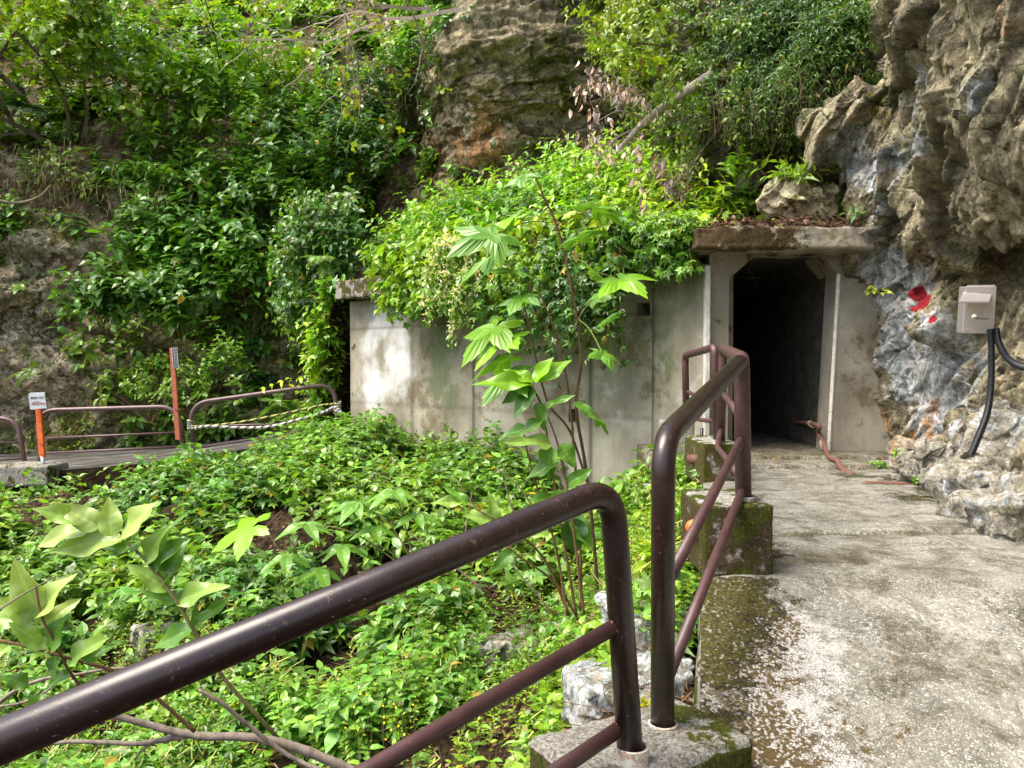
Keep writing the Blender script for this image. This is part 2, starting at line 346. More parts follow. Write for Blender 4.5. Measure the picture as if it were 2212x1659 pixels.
def m_asphalt():
    s = NT('wet_path_surface'); n = s.noise(2.2, 8, .7, s.mapping((.5, 2.2, 1))); f = s.noise(40, 4, .7)
    c = s.ramp(n, [(.35, (.035, .03, .025)), (.52, (.10, .09, .08)), (.66, (.26, .25, .24))])
    return s.fin(s.mix(1., c, s.ramp(f, [(.3, .7), (.7, 1.2)]), 'MULTIPLY'), s.ramp(n, [(.4, .25), (.6, .7)]), s.bump(f, .3, .01), .5)
M['asphalt'] = m_asphalt()

# ------------------------------------------------------------------ sheets (rock faces and ground)
def cubic(ctrl, nu, nv):
    """smooth grid through a control grid (rows, cols, 3)"""
    A = np.asarray(ctrl, float)
    def interp(A, n):
        m = A.shape[0]; A = np.concatenate([2*A[:1]-A[1:2], A, 2*A[-1:]-A[-2:-1]]); u = np.linspace(0, m-1-1e-6, n); i = u.astype(int); t = (u-i).reshape(-1, *([1]*(A.ndim-1)))
        a, b, c, d = A[i], A[i+1], A[i+2], A[i+3]
        return .5*((2*b)+(-a+c)*t+(2*a-5*b+4*c-d)*t*t+(-a+3*b-3*c+d)*t**3)
    A = interp(A, nu); A = interp(A.transpose(1, 0, 2), nv).transpose(1, 0, 2); return A
def grid_normals(P, toward):
    du = np.gradient(P, axis=0); dv = np.gradient(P, axis=1); N = norm(np.cross(du, dv))
    s = np.sign((N*(np.asarray(toward)-P)).sum(-1, keepdims=True)); s[s == 0] = 1
    if (s > 0).mean() > .5: return N
    return -N
def sheet(name, P, mat, attrs=None, smooth=True, **k):
    nu, nv = P.shape[:2]; idx = np.arange(nu*nv).reshape(nu, nv)
    Fa = np.stack([idx[:-1, :-1], idx[1:, :-1], idx[1:, 1:], idx[:-1, 1:]], -1).reshape(-1, 4)
    a = {q: v.ravel() for q, v in (attrs or {}).items()}
    return mesh_np(name, P.reshape(-1, 3), Fa, mat, smooth=smooth, attrs=a, **k)
def blur(a, k):
    for _ in range(k):
        p = np.pad(a, 1, mode='edge'); a = (p[:-2, 1:-1]+p[2:, 1:-1]+p[1:-1, :-2]+p[1:-1, 2:]+2*p[1:-1, 1:-1])/6
    return a
def rockify(P, N, amp=1., big=.9, seed=0, st=(1.3, 1.3, .7), rot=.35, yz=False, rnd=.16):
    c, s = math.cos(rot), math.sin(rot); R = np.array([[1, 0, 0], [0, c, s], [0, -s, c]]) if yz else np.array([[c, 0, s], [0, 1, 0], [-s, 0, c]])
    Q = P@R.T; Q = Q+.06*big*np.stack([fbm(Q, 3./big, 3, seed+i*5) for i in (1, 2, 3)], -1)
    v1, k1 = cells(Q, big, seed, 1.5, stretch=st); v2, k2 = cells(Q, big*.40, seed+11, 1.6, stretch=st); v3, k3 = cells(Q, big*.16, seed+23, 1.6, stretch=st)
    v4, k4 = cells(Q, big*.07, seed+31, 1.6, stretch=st)
    v1 = blur(v1, 8); v2 = blur(v2, 2)
    d = v1*.34*big+v2*.12*big+v3*.055*big+v4*.022*big+fbm(Q, 1.2/big, 5, seed+40)*rnd*big
    d = d-np.exp(-(k2/.03)**2)*.035*big
    rockify.crack = np.clip(.8*np.exp(-(k1/.035)**2)+.6*np.exp(-(k2/.04)**2)*(fbm(P, 2, 2, 71) > -.05)+.25*np.exp(-(k3/.07)**2), 0, 1)
    return P+N*(d*amp)[..., None], d
def blob(P, c, r, sq=(1, 1, 1)):
    d = (P-np.asarray(c))*np.asarray(sq); return np.exp(-((d**2).sum(-1))/(r*r))
def near_px(P, pts, r):
    """strength of a stain placed around the given world points"""
    m = np.zeros(P.shape[:-1])
    for p in pts: m = np.maximum(m, blob(P, p, r))
    return m

# ---- hillside : far left slope and the central cliff
def hill_ctrl():
    zs = [-3.0, -1.7, 0.2, 2.2, 3.7, 4.9, 5.4, 6.6, 9.0, 12.5, 17.0, 22.0]
    cols = {  # X at base : Y for each height
      -26: [15, 15.2, 15.6, 16.0, 16.6, 17.6, 18, 19, 21, 24, 27, 31],
      -17: [15.2, 15.4, 15.5, 15.7, 16.2, 17.4, 17.8, 18.8, 20.6, 23.5, 27, 31],
      -11.5: [15.4, 15.5, 15.5, 15.5, 16.0, 17.4, 17.8, 18.8, 20.6, 23.5, 27, 31],
      -8.6: [15.8, 15.9, 15.9, 16.1, 16.8, 17.7, 18.1, 19.0, 20.8, 23.5, 27, 31],
      -6.5: [16.0, 16.1, 16.5, 17.1, 17.9, 18.5, 18.8, 19.5, 21, 23.5, 27, 31],
      -4.0: [16.0, 16.1, 16.6, 17.3, 17.9, 18.4, 18.6, 19.2, 20.5, 23, 26, 30],
      -2.4: [16.0, 16.0, 16.2, 16.6, 16.9, 17.1, 17.2, 17.7, 19.2, 22, 25, 29],
      -1.4: [15.5, 15.5, 15.5, 15.6, 15.6, 15.5, 15.2, 15.3, 15.8, 17.5, 22, 27],
       0.2: [15.3, 15.3, 15.3, 15.3, 15.3, 15.1, 14.8, 14.8, 15.0, 16, 20, 25],
       1.4: [15.3, 15.3, 15.3, 15.5, 15.6, 15.5, 15.0, 14.9, 15.0, 16, 20, 24],
       2.6: [16.0, 16.0, 16.2, 16.5, 16.6, 16.5, 16.0, 15.6, 15.2, 16, 19, 23],
       4.5: [16.0, 16.0, 16.2, 16.5, 16.6, 16.5, 16.0, 15.2, 14.2, 14.5, 17, 21],
       9.0: [16.0, 16.0, 16.2, 16.5, 16.6, 16.5, 16.0, 15.2, 14.2, 14.5, 17, 21]}
    return np.array([[(x, cols[x][k], zs[k]) for x in sorted(cols)] for k in range(len(zs))])
HP = cubic(hill_ctrl(), 430, 620); HN = grid_normals(HP, (0, 0, 3))
rockw = 1/(1+np.exp(-(HP[..., 0]+2.2)*3))                     # more rock in the centre
leftrock = 1/(1+np.exp((HP[..., 0]+8.9)*1.6))*1/(1+np.exp((HP[..., 2]-3.6)*2.2))
base = 1/(1+np.exp((HP[..., 2]-1.2-.25*(HP[..., 0]+8))*1.5))
rk = np.clip(np.maximum(np.maximum(rockw, leftrock*.8), base*.7), .25, 1)*(1-.6*blob(HP, (-.6, 15.2, 3.9), 1.3, (.7, .3, 1)))*(1-.35*rockw)
HP2, hd = rockify(HP, HN, 1., 1.25, 3, (1.7, 1.5, .55), .12, False, .06); hcr = rockify.crack
HP = HP+(HP2-HP)*rk[..., None]+HN*(fbm(HP, .45, 4, 90)*.55)[..., None]
HNn = grid_normals(HP, (0, 0, 3))
hx = HP[..., 0]; hz = HP[..., 2]
soilm = np.clip(1-rk*1.35, 0, 1)
orange_pts = [at(925, 270, 15.2), at(935, 310, 15.2), at(980, 310, 15.2), at(1045, 290, 15.2), at(1050, 330, 15.2), at(1055, 250, 15.2), at(1005, 330, 15.2), at(1020, 345, 15.2)]
ho = near_px(HP, orange_pts, .33)*.95
hw = .8*near_px(HP, [at(950, 290, 15.2), at(1000, 320, 15.2), at(1030, 280, 15.2), at(965, 330, 15.2), at(1065, 310, 15.2), at(985, 260, 15.2)], .3)+leftrock*.56+near_px(HP, [at(120, 800, 15.3), at(60, 760, 15.3), at(150, 700, 15.3), at(40, 640, 15.3), at(180, 560, 15.4), at(100, 860, 15.3), at(230, 480, 15.6), at(60, 540, 15.4)], .75)*.62 \
     + near_px(HP, [at(1000, 210, 14.7), at(960, 250, 15), at(1080, 60, 15), at(1090, 110, 15), at(1000, 280, 15), at(1150, 260, 15), at(1070, 160, 15), at(1130, 200, 15), at(1040, 230, 15), at(960, 180, 15), at(1200, 330, 15), at(1230, 250, 15)], .55)*.5
hm = .34*base*(hx < -2)*(1-.8*leftrock)+near_px(HP, [at(215, 500, 15.5), at(150, 480, 15.7), at(20, 450, 15.7), at(230, 880, 15.5), at(330, 900, 15.6), at(120, 930, 15.5), at(1190, 130, 14.6), at(1220, 170, 14.6), at(1300, 120, 15)], .7)*.65 \
     + .25*(HNn[..., 2] > .45)
hb = np.clip(soilm*.9*(1-leftrock)+.2*(hd < -.15), 0, 1)+near_px(HP, [at(60, 600, 15.4), at(150, 620, 15.4), at(70, 690, 15.3), at(880, 320, 16), at(100, 400, 16)], .7)*.45
tag(sheet('hillside', HP, M['rock_hill'], {'m_orange': ho, 'm_white': hw, 'm_moss': hm, 'm_brown': hb, 'm_red': 0*ho, 'm_crack': hcr}), kind='structure')

# ---- right cliff
def right_ctrl():
    zs = [-1.5, -.97, -.5, 0.0, .45, .85, 1.05, 1.45, 1.9, 2.3, 2.55, 2.8, 3.7, 5.2, 7.5, 11]
    x1 = [3.85, 3.78, 3.72, 3.66, 3.63, 3.60, 3.56, 3.48, 3.26, 3.02, 2.98, 3.40, 3.85, 3.95, 4.0, 4.3]
    und = [0, 0, .10, .18, .34, .40, .02, -.12, -.16, -.24, -.30, -.25, -.10, .25, .6, 1.5]
    rows = []
    for k, z in enumerate(zs):
        u = und[k]
        rows.append([(x1[k]+1.5, 9.6, z), (x1[k]+.25, 8.5, z), (x1[k], 7.95, z), (3.66+u*.6, 7.1, z), (3.42+u, 6.1, z), (3.20+u, 5.1, z), (3.0+u*.9, 4.3, z), (2.95+u*.7, 3.2, z), (2.9+u*.5, 1.0, z), (3.0+u*.5, -3.0, z)])
    return np.array(rows)
RP = cubic(right_ctrl(), 560, 640); RN = grid_normals(RP, (0, 4, 1))
RP0 = RP.copy(); RP, rd = rockify(RP, RN, .62, 1.05, 61, (1.0, 2.1, .75), -.75, True, .07); rcr = rockify.crack
RP = RP+RN*(fbm(RP0, .9, 3, 12)*.16)[..., None]
rx, ry = proj(RP)
rock_at = lambda px, py: RP.reshape(-1, 3)[np.argmin(((rx-px)**2+(ry-py)**2+1e3*(RP[..., 1] > 8.4)).ravel())]
W = lambda lst: [rock_at(*p) for p in lst]
rw = near_px(RP, W([(1990, 720), (1960, 760), (2000, 790), (2040, 760), (2080, 790), (2040, 840), (2000, 860), (2060, 880), (1990, 920), (2010, 970), (1950, 650), (2010, 620), (2020, 930), (2100, 900), (1930, 760), (1900, 640), (2040, 720), (2090, 1000), (2120, 830), (1960, 830), (1940, 700), (2000, 700)]), .24)*1.0 \
    + near_px(RP, W([(1960, 200), (1970, 250), (1975, 300), (1980, 350), (2040, 210), (2100, 205), (1990, 180), (1990, 400), (2130, 200)]), .13)*.8 \
    + near_px(RP, W([(1820, 330), (1840, 370), (1850, 420), (1880, 380), (1900, 440), (1880, 520), (1925, 340), (1830, 300), (1870, 460), (1860, 340), (1940, 560), (1900, 560)]), .20)*.75+.10
ro = near_px(RP, W([(1975, 940), (1990, 965), (2000, 910), (1960, 970), (1920, 920), (2020, 880), (2005, 940), (1905, 900)]), .10)*.9+near_px(RP, W([(2050, 400), (2055, 340), (1995, 330), (2150, 20), (2180, 60), (2120, 10)]), .08)*.75
rm = near_px(RP, W([(1920, 200), (1900, 150), (2060, 600), (2100, 560), (1930, 230), (2060, 30)]), .25)*.45+.12
rr = near_px(RP, [rock_at(1982, 640), rock_at(1990, 652), rock_at(1997, 660)], .10)*1.1+near_px(RP, [rock_at(2003, 668)], .08)+.9*near_px(RP, [rock_at(2016, 690)], .05)
rb = near_px(RP, W([(2150, 560), (2080, 560), (2000, 560), (2080, 930), (2160, 860), (1920, 100), (1900, 250)]), .22)*.5
tag(sheet('rock_cliff', RP, M['rock_right'], {'m_orange': ro, 'm_white': rw, 'm_moss': rm, 'm_brown': rb, 'm_red': rr, 'm_crack': rcr}), kind='structure')

# ---- bank above the portal (hanging, with a recess under it)
def bank_ctrl():
    R = [[(1180, -330, 13), (1400, -330, 11.5), (1600, -330, 10.2), (1780, -330, 9.2), (1960, -330, 8.6), (2150, -330, 8.6)],
         [(1230, -60, 13), (1420, -60, 11), (1600, -60, 9.6), (1760, -60, 8.7), (1900, -60, 8.2), (2080, -60, 8.6)],
         [(1290, 60, 13), (1450, 60, 10.6), (1590, 60, 9.3), (1740, 60, 8.5), (1880, 60, 8.1), (2050, 60, 8.8)],
         [(1340, 150, 12.8), (1470, 150, 10.4), (1590, 150, 9.2), (1740, 150, 8.5), (1880, 150, 8.2), (2050, 150, 9)],
         [(1390, 225, 12.6), (1490, 230, 10.3), (1590, 235, 9.2), (1730, 225, 8.7), (1870, 205, 8.5), (2050, 200, 9.2)],
         [(1420, 260, 12.8), (1500, 290, 10.3), (1590, 285, 9.5), (1720, 262, 9.5), (1880, 240, 9.5), (2050, 230, 9.6)],
         [(1440, 330, 12.8), (1510, 350, 10.3), (1600, 345, 9.9), (1710, 330, 10.0), (1880, 330, 9.9), (2050, 330, 9.9)],
         [(1440, 420, 12.8), (1510, 430, 10.2), (1600, 430, 9.8), (1710, 430, 9.8), (1880, 430, 9.7), (2050, 430, 9.8)],
         [(1440, 600, 12.8), (1510, 600, 10.6), (1600, 600, 10.2), (1710, 600, 10.0), (1880, 600, 9.9), (2050, 600, 9.9)]]
    return np.array([[at(*p) for p in r] for r in R])
BP = cubic(bank_ctrl(), 330, 330); BN = grid_normals(BP, (0, 0, 1)); BP, bd = rockify(BP, BN, .7, .8, 131, (1.4, 1.4, .7), .4, False, .08); bcr = rockify.crack
BP = BP+BN*(fbm(BP, .8, 3, 77)*.15)[..., None]
bz = BP[..., 2]
bw = near_px(BP, [at(1580, 90, 9.2), at(1570, 160, 9.2), at(1600, 120, 9.2), at(1545, 240, 9.6), at(1530, 320, 10), at(1640, 60, 9)], .33)*.75
bb = near_px(BP, [at(1700, 180, 8.6), at(1750, 230, 9), at(1800, 100, 8.4), at(1650, 200, 9)], .6)*.7+.25*(bz > 3)
tag(sheet('overhanging_bank', BP, M['rock_right'], {'m_orange': 0*bz, 'm_white': bw, 'm_moss': .25+0*bz, 'm_brown': bb, 'm_red': 0*bz, 'm_crack': bcr}), kind='structure')

# ---- mound over the concrete gallery
A0 = np.array([-3.35, 13.3]); C0 = np.array([3.7, 7.95]); back = np.array([.50, .866])
def mound_pts(nu, nv):
    S, T = np.meshgrid(np.linspace(0, 1, nu), np.linspace(0, 1, nv), indexing='ij')
    H = np.interp(S, [0, .12, .3, .55, .72, .8, 1], [1.0, 1.65, 1.95, 2.3, 1.5, .9, .8]); D = 4.2
    base_z = np.interp(S, [0, .1, .6, .8, 1], [.8, 1.22, 1.12, 1.36, 1.36])
    t = T*D; z = base_z+H*(1-np.exp(-(t/1.7)**1.15))
    z = np.where(t < .25, base_z-.0, z)
    xy = A0+(C0-A0)*S[..., None]+back*(t[..., None]-.10)
    P = np.concatenate([xy, z[..., None]], -1); return P, S, T
MP, MS, MT = mound_pts(220, 150)
MP = MP+np.array([0, 0, 1.])*(fbm(MP, .9, 4, 55)*.42*np.clip(MT*6, 0, 1))[..., None]
# left shoulder falls to the path behind the wall end
fall = np.clip((.07-MS)/.07, 0, 1); MP[..., 2] -= fall**1.3*3.2*(1-.15*MT); MN = grid_normals(MP, (0, 0, 30))
tag(sheet('gallery_roof_soil', MP, M['soil'], {'m_moss': .2+0*MS}), kind='structure')

# ---- valley floor / bank between the railing and the gallery
def valley_z(X, Y):
    z = np.interp(Y, [-3, 1, 3, 5, 7, 8.5, 10.5, 12.2, 14], [-3.2, -3.0, -2.75, -2.45, -2.12, -1.86, -1.60, -1.80, -1.95])
    z = z+np.interp(X, [-14, -7, -3, -.5, 1.5], [-.35, -.28, -.1, .0, .06])
    z = z+np.exp(-((Y-11.6)/1.3)**2)*np.interp(X, [-8, -6, -4.5, -3.4, -2.4, 0], [0, .0, .03, .30, .60, .25])
    z = z+np.exp(-((Y-9.)/2.)**2)*np.interp(X, [-6, -3, 0], [.1, .12, 0])
    # rises to the platform on the right
    e = .95+(Y-3.6)*.25; d = np.clip((X-(e-1.5))/1.35, 0, 1)
    tgt = np.interp(Y, [0, 2, 3, 4, 6, 8], [-1.9, -1.62, -1.38, -1.22, -1.15, -1.15])
    z = z+(tgt-z)*(d*d*(3-2*d)); return z
VX, VY = np.meshgrid(np.linspace(-16, 3.0, 380), np.linspace(-2.5, 14.2, 330), indexing='ij')
VP = np.stack([VX, VY, valley_z(VX, VY)], -1); VP[..., 2] += fbm(VP, .8, 5, 5)*.40*np.clip((1.2-VX)/1.2, .15, 1)
v1, k1 = cells(VP, .55, 9); VP[..., 2] += v1*.12
# keep clear of the path slab (drop under it)
pathedge = np.interp(VY, [0, 2.4, 2.8, 3.6, 4.1, 6.4, 7.2, 8], [.62, .62, .68, .88, 1.0, 1.6, 1.8, 2.0])
VP[..., 2] = np.where(VX > pathedge+.05, np.minimum(VP[..., 2], -1.75), VP[..., 2])
VN = grid_normals(VP, (0, 0, 40))
tag(sheet('ground', VP, M['soil'], {'m_moss': .15+0*VX}), kind='structure')
# ---- broad base ground so nothing is open behind the camera
tag(sheet('ground_base', np.stack([*np.meshgrid(np.linspace(-60, 60, 30), np.linspace(-60, 60, 30), indexing='ij'), np.full((30, 30), -3.6)], -1), M['soil'], {'m_moss': np.zeros((30, 30))}), kind='structure')

# ---- left walkway beyond the valley
u = np.linspace(0, 1, 60); WX = np.interp(u, [0, .55, 1], [-14, -7.2, -2.7])
WY0 = np.interp(u, [0, .55, 1], [12.0, 12.2, 12.7]); WY1 = np.interp(u, [0, 1], [17, 17]); WZ = np.interp(u, [0, .35, .7, 1], [-1.80, -1.78, -1.52, -1.12])
WP = np.stack([np.stack([WX, WY0+(WY1-WY0)*k, WZ+0*u], -1) for k in np.linspace(0, 1, 30)], 0)
WP[..., 2] += fbm(WP, 1.0, 4, 3)*.02
tag(sheet('far_path', WP, M['asphalt']), kind='structure')
WPs = WP[0].copy(); kerb = np.stack([WPs, WPs+np.array([0, -.02, -.9])], 0); tag(sheet('far_path_edge', kerb, M['soil'], {'m_moss': np.full((2, 60), .3)}), kind='structure')

# ---- near path (concrete slab)
def path_z(Y):
    return np.where(Y < 3.6, -.955-.29*(3.6-Y), -.965)
ys = np.concatenate([np.linspace(-.5, 3.6, 150), np.linspace(3.62, 7.2, 110)]); us = np.linspace(0, 1, 190)
XL = np.interp(ys, [-.5, 2.4, 2.8, 3.6, 4.1, 6.4, 7.2], [.50, .60, .675, .875, 1.02, 1.56, 1.70]); XR = np.interp(ys, [-.5, 7.2], [3.6, 4.3])
PX = XL[:, None]+(XR-XL)[:, None]*us[None]**1.25; PY = np.repeat(ys[:, None], 190, 1); PZ = path_z(PY)
PP = np.stack([PX, PY, PZ], -1)
eps = -np.clip(1-us[None]*9, 0, 1)*.012
PP[..., 2] += fbm(PP, 3.5, 4, 8)*.010+fbm(PP, 18, 2, 9)*.004+eps
# worn joint across the slab
jl = 4.42+.10*(PX-1.2)-.03*(PX-1.2)**2; jd = PY-jl; PP[..., 2] += -.022*np.exp(-(jd/.022)**2)+.020*(jd > 0)
dl = PX-XL[:, None]
pmoss = .55*np.exp(-(dl/.22)**2)*np.clip((PY-2.3)/.3, 0, 1)*np.clip((3.75-PY)/.2, 0, 1)+near_px(PP, [at(1600, 1290, 3.4), at(1560, 1330, 3.2), (1.25, 4.1, -.96), (3.2, 6.6, -.96), (2.9, 6.8, -.96), (3.4, 6.2, -.96), (2.9, 5.6, -.96), (3.0, 5.0, -.96), (3.2, 5.9, -.96)], .26)*.7+.28*np.exp(-(jd/.05)**2)*(fbm(PP, 1.5, 2, 2) > -.1)
pbrown = .50*np.exp(-((dl-.18)/.26)**2)*np.clip((3.7-PY)/.4, 0, 1)+near_px(PP, [at(1650, 1330, 3.2), at(1580, 1400, 3.0), at(1680, 1560, 2.6), at(1660, 1620, 2.5), at(1900, 1580, 2.6)], .2)*.35+.4*np.clip((PY-6.9)/.3, 0, 1)+.10
pwhite = .50*np.exp(-((dl-.28)/.33)**2)*np.clip((3.55-PY)/.3, 0, 1)+near_px(PP, [at(1700, 1340, 3.15), at(1640, 1400, 3.0), at(1740, 1390, 3.0), at(1690, 1500, 2.7), at(1760, 1620, 2.45), at(2150, 1290, 3.3), at(2180, 1330, 3.2)], .2)*.42
jcr = np.abs(PX-(2.4+.25*np.sin(PY*3.1)+fbm(PP, 2.5, 4, 88)*.25)) < .012
pdamp_shade = .9*np.exp(-(jd/.03)**2)+.0*jcr+near_px(PP, [(1.55, 3.95, -.96), (1.35, 3.85, -.96), (1.55, 7.1, -.96)], .3)*.7+.2*np.clip((PX-3.)/.5, 0, 1)  # damp joint and right side, plus the mossy cube's cast shadow painted in
tag(sheet('path', PP, M['path'], {'m_moss': pmoss, 'm_brown': pbrown, 'm_white': pwhite, 'm_damp_shade': pdamp_shade}), kind='structure')
# slab side face toward the valley
sd_ = np.stack([PP[:, 0], PP[:, 0]+np.array([-.02, 0, -.16]), PP[:, 0]+np.array([-.03, 0, -.55])], 0)
sd_ = cubic(sd_, 16, 260); sd_[..., 0] += fbm(sd_, 6, 3, 4)*.02; sd_[0] = np.array([np.array([np.interp(t, np.linspace(0, 1, 260), PP[:, 0, k]) for k in range(3)]) for t in np.linspace(0, 1, 260)])
tag(sheet('path_edge', sd_, M['block'], {'m_moss': .5+0*sd_[..., 0], 'm_brown': .35+0*sd_[..., 0], 'm_white': .15+0*sd_[..., 0]}), kind='structure')

# ---- concrete steps and floor in front of / inside the tunnel
def rough_box(name, c, h, r=.02, n=(26, 26, 20), amp=.008, nsc=9, mat=None, yaw=0, seed=0, masks=None, parent=None, facet=0, fsize=.3):
    c = np.asarray(c, float); h = np.asarray(h, float); V = []; Fa = []; cnt = 0
    for ax in range(3):
        a1, a2 = (ax+1) % 3, (ax+2) % 3
        for sg in (-1, 1):
            U, W_ = np.meshgrid(np.linspace(-1, 1, n[a1]), np.linspace(-1, 1, n[a2]), indexing='ij')
            P = np.zeros((*U.shape, 3)); P[..., ax] = sg*h[ax]; P[..., a1] = U*h[a1]; P[..., a2] = W_*h[a2]
            idx = cnt+np.arange(U.size).reshape(U.shape); f = np.stack([idx[:-1, :-1], idx[1:, :-1], idx[1:, 1:], idx[:-1, 1:]], -1).reshape(-1, 4)
            Fa.append(f if sg > 0 else f[:, ::-1]); V.append(P.reshape(-1, 3)); cnt += U.size
    V = np.concatenate(V); Fa = np.concatenate(Fa)
    q = np.clip(V, -(h-r), h-r); d = V-q; N = norm(np.where(np.abs(d).sum(-1, keepdims=True) > 1e-9, d, V)); V = q+N*r
    Pw = V+c; V = V+N*(fbm(Pw, nsc, 4, seed)*amp+fbm(Pw, nsc*.25, 2, seed+3)*amp*1.2)[:, None]
    if facet:
        v, k = cells(Pw, fsize, seed+5, 1.); v2, k2 = cells(Pw, fsize*.4, seed+6, 1.); V = V+N*((v*.5+v2*.2)*facet)[:, None]
    cy, sy = math.cos(yaw), math.sin(yaw); V = V@np.array([[cy, sy, 0], [-sy, cy, 0], [0, 0, 1]]); N = N@np.array([[cy, sy, 0], [-sy, cy, 0], [0, 0, 1]])
    at_ = {k: fn(V+c, N) if callable(fn) else np.full(len(V), fn) for k, fn in (masks or {}).items()}
    # weld coincident seams
    key = np.round(V/1e-5).astype(np.int64); _, fi, inv = np.unique(key, axis=0, return_index=True, return_inverse=True); inv = inv.ravel()
    V = V[fi]; Fa = inv[Fa]; at_ = {k: v[fi] for k, v in at_.items()}
    o = mesh_np(name, V, Fa.astype(np.int64), mat, smooth=True, attrs=at_)
    if parent is not None: o.parent = parent; o.location = tuple(c-np.array(parent.location))
    else: o.location = tuple(c)
    return o
z0 = {'m_moss': 0, 'm_brown': 0, 'm_white': 0, 'm_damp_shade': 0}
o = rough_box('tunnel_floor', (3.0, 10.6, -1.17), (1.6, 3.05, .30), .02, (50, 70, 6), .006, 6, M['path'], masks={**z0, 'm_brown': .55, 'm_damp_shade': .5}); tag(o, kind='structure')
o = rough_box('threshold_step', (2.9, 7.40, -1.14), (1.18, .24, .235), .02, (60, 16, 6), .006, 6, M['path'], masks={**z0, 'm_brown': .5, 'm_white': .15}); tag(o, kind='structure')
# ================================================================== concrete gallery wall
def wall_piece(name, a, b, z0_, z1_, holes, masks, parent, res=.05, thick=.4, joints=((), ())):
    """vertical wall face from a to b (plan points) with real openings"""
    a = np.asarray(a, float); b = np.asarray(b, float); Ln = np.linalg.norm(b-a); u = (b-a)/Ln; nrm_ = np.array([u[1], -u[0]])
    us = set(np.linspace(0, Ln, int(Ln/res)+1)); vs = set(np.linspace(z0_, z1_, int((z1_-z0_)/res)+1))
    for (p, q, r_, s_) in holes: us |= {p, q}; vs |= {r_, s_}
    us = np.array(sorted(us)); vs = np.array(sorted(vs)); U, V_ = np.meshgrid(us, vs, indexing='ij')
    P = np.stack([a[0]+u[0]*U, a[1]+u[1]*U, V_], -1); P[..., :2] += nrm_*(fbm(P, 1.2, 3, 5)*.012)[..., None]
    idx = np.arange(U.size).reshape(U.shape); Fs = []
    for i in range(len(us)-1):
        for j in range(len(vs)-1):
            m = (us[i]+us[i+1])/2; n_ = (vs[j]+vs[j+1])/2
            if any(p < m < q and r_ < n_ < s_ for (p, q, r_, s_) in holes): continue
            Fs.append((idx[i, j], idx[i+1, j], idx[i+1, j+1], idx[i, j+1]))
    V = list(P.reshape(-1, 3)); 
    jm = np.zeros(U.shape)
    for ju in joints[0]: jm = np.maximum(jm, np.exp(-((U-ju)/.03)**2))
    for jv in joints[1]: jm = np.maximum(jm, .55*np.exp(-((V_-jv)/.016)**2))
    att = {k: masks(k, P).ravel() for k in ('m_white', 'm_moss', 'm_brown', 'm_damp_shade')}; att['m_joint'] = jm.ravel()
    extra = 0
    def addbox(q8):
        nonlocal extra
        n = len(V); V.extend(q8); extra += len(q8); return n
    for (p, q, r_, s_) in holes:
        A_ = [np.array([*(a+u*t), z]) for (t, z) in ((p, r_), (q, r_), (q, s_), (p, s_))]; Bk = [x-np.array([*nrm_, 0])*.35 for x in A_]
        n = addbox(A_+Bk); Fs += [(n, n+1, n+5, n+4), (n+1, n+2, n+6, n+5), (n+2, n+3, n+7, n+6), (n+3, n, n+4, n+7), (n+4, n+5, n+6, n+7)]
    # ends, top and back give it thickness
    A_ = [np.array([*(a+u*t), z])-np.array([*nrm_, 0])*.002 for (t, z) in ((0, z0_), (Ln, z0_), (Ln, z1_), (0, z1_))]; Bk = [x-np.array([*nrm_, 0])*thick for x in A_]
    n = addbox(A_+Bk); Fs += [(n+3, n, n+4, n+7), (n+1, n+2, n+6, n+5), (n+2, n+3, n+7, n+6)]
    for k in att: att[k] = np.concatenate([att[k], np.full(extra, {'m_brown': .35, 'm_moss': .2}.get(k, 0.))])
    o = mesh_np(name, np.array(V), Fs, M['wall'], smooth=False, attrs=att); child(o, parent); return o
PA = np.array([-2.61, 12.7]); PB = np.array([1.54, 8.67]); PC = np.array([1.965, 8.0])
gal = thing('concrete_gallery', 'long stained grey concrete wall beneath the leafy mound, left of the tunnel mouth', 'wall', (*PB, -1.3))
def onwall(px, py):
    """point of the wall plane seen at a pixel"""
    d = at(px, py, 1.0); a, b = (PA, PB) if px < 1408 else (PB, PC); nn = np.array([b[1]-a[1], -(b[0]-a[0])]); t = np.dot(a, nn)/np.dot(d[:2], nn); return d*t
def gal_masks(k, P):
    W_ = lambda l: [onwall(*p) for p in l]
    m = fbm(P, 1.4, 4, 21)*.12
    if k == 'm_white': return near_px(P, W_([(800, 850), (830, 830), (860, 850), (810, 800), (870, 790), (840, 770), (800, 740), (870, 720), (820, 700)]), .38)*.75+near_px(P, W_([(1300, 840), (1340, 880), (1370, 830), (1300, 800), (1470, 880), (1490, 820), (1480, 950), (1500, 720), (1330, 780)]), .33)*.48+m
    if k == 'm_moss': return near_px(P, W_([(955, 720), (950, 760), (955, 800), (960, 690), (945, 830), (975, 860), (950, 780), (960, 740), (958, 820)]), .26)*.95+near_px(P, W_([(800, 665), (850, 670), (900, 690), (1000, 670), (1100, 690)]), .26)*.6+near_px(P, W_([(1440, 620), (1450, 680), (1430, 730), (1480, 640), (1460, 590), (1440, 780)]), .25)*.72+m
    if k == 'm_brown': return np.clip(near_px(P, W_([(775, 925), (800, 920), (840, 920), (860, 935), (770, 910), (780, 960), (900, 940), (950, 945), (980, 945), (1020, 960), (1150, 980), (770, 980), (850, 980)]), .26)*.50+near_px(P, W_([(765, 700), (765, 750), (765, 800), (764, 850)]), .10)*.5+m*.5, 0, 1)
    return near_px(P, W_([(930, 740), (900, 850), (930, 900), (1020, 780), (1050, 850), (1120, 750), (1150, 900), (1220, 850), (1290, 700), (1370, 760), (1380, 710), (1010, 700), (1180, 800), (1350, 720), (1410, 830)]), .42)*.62+m
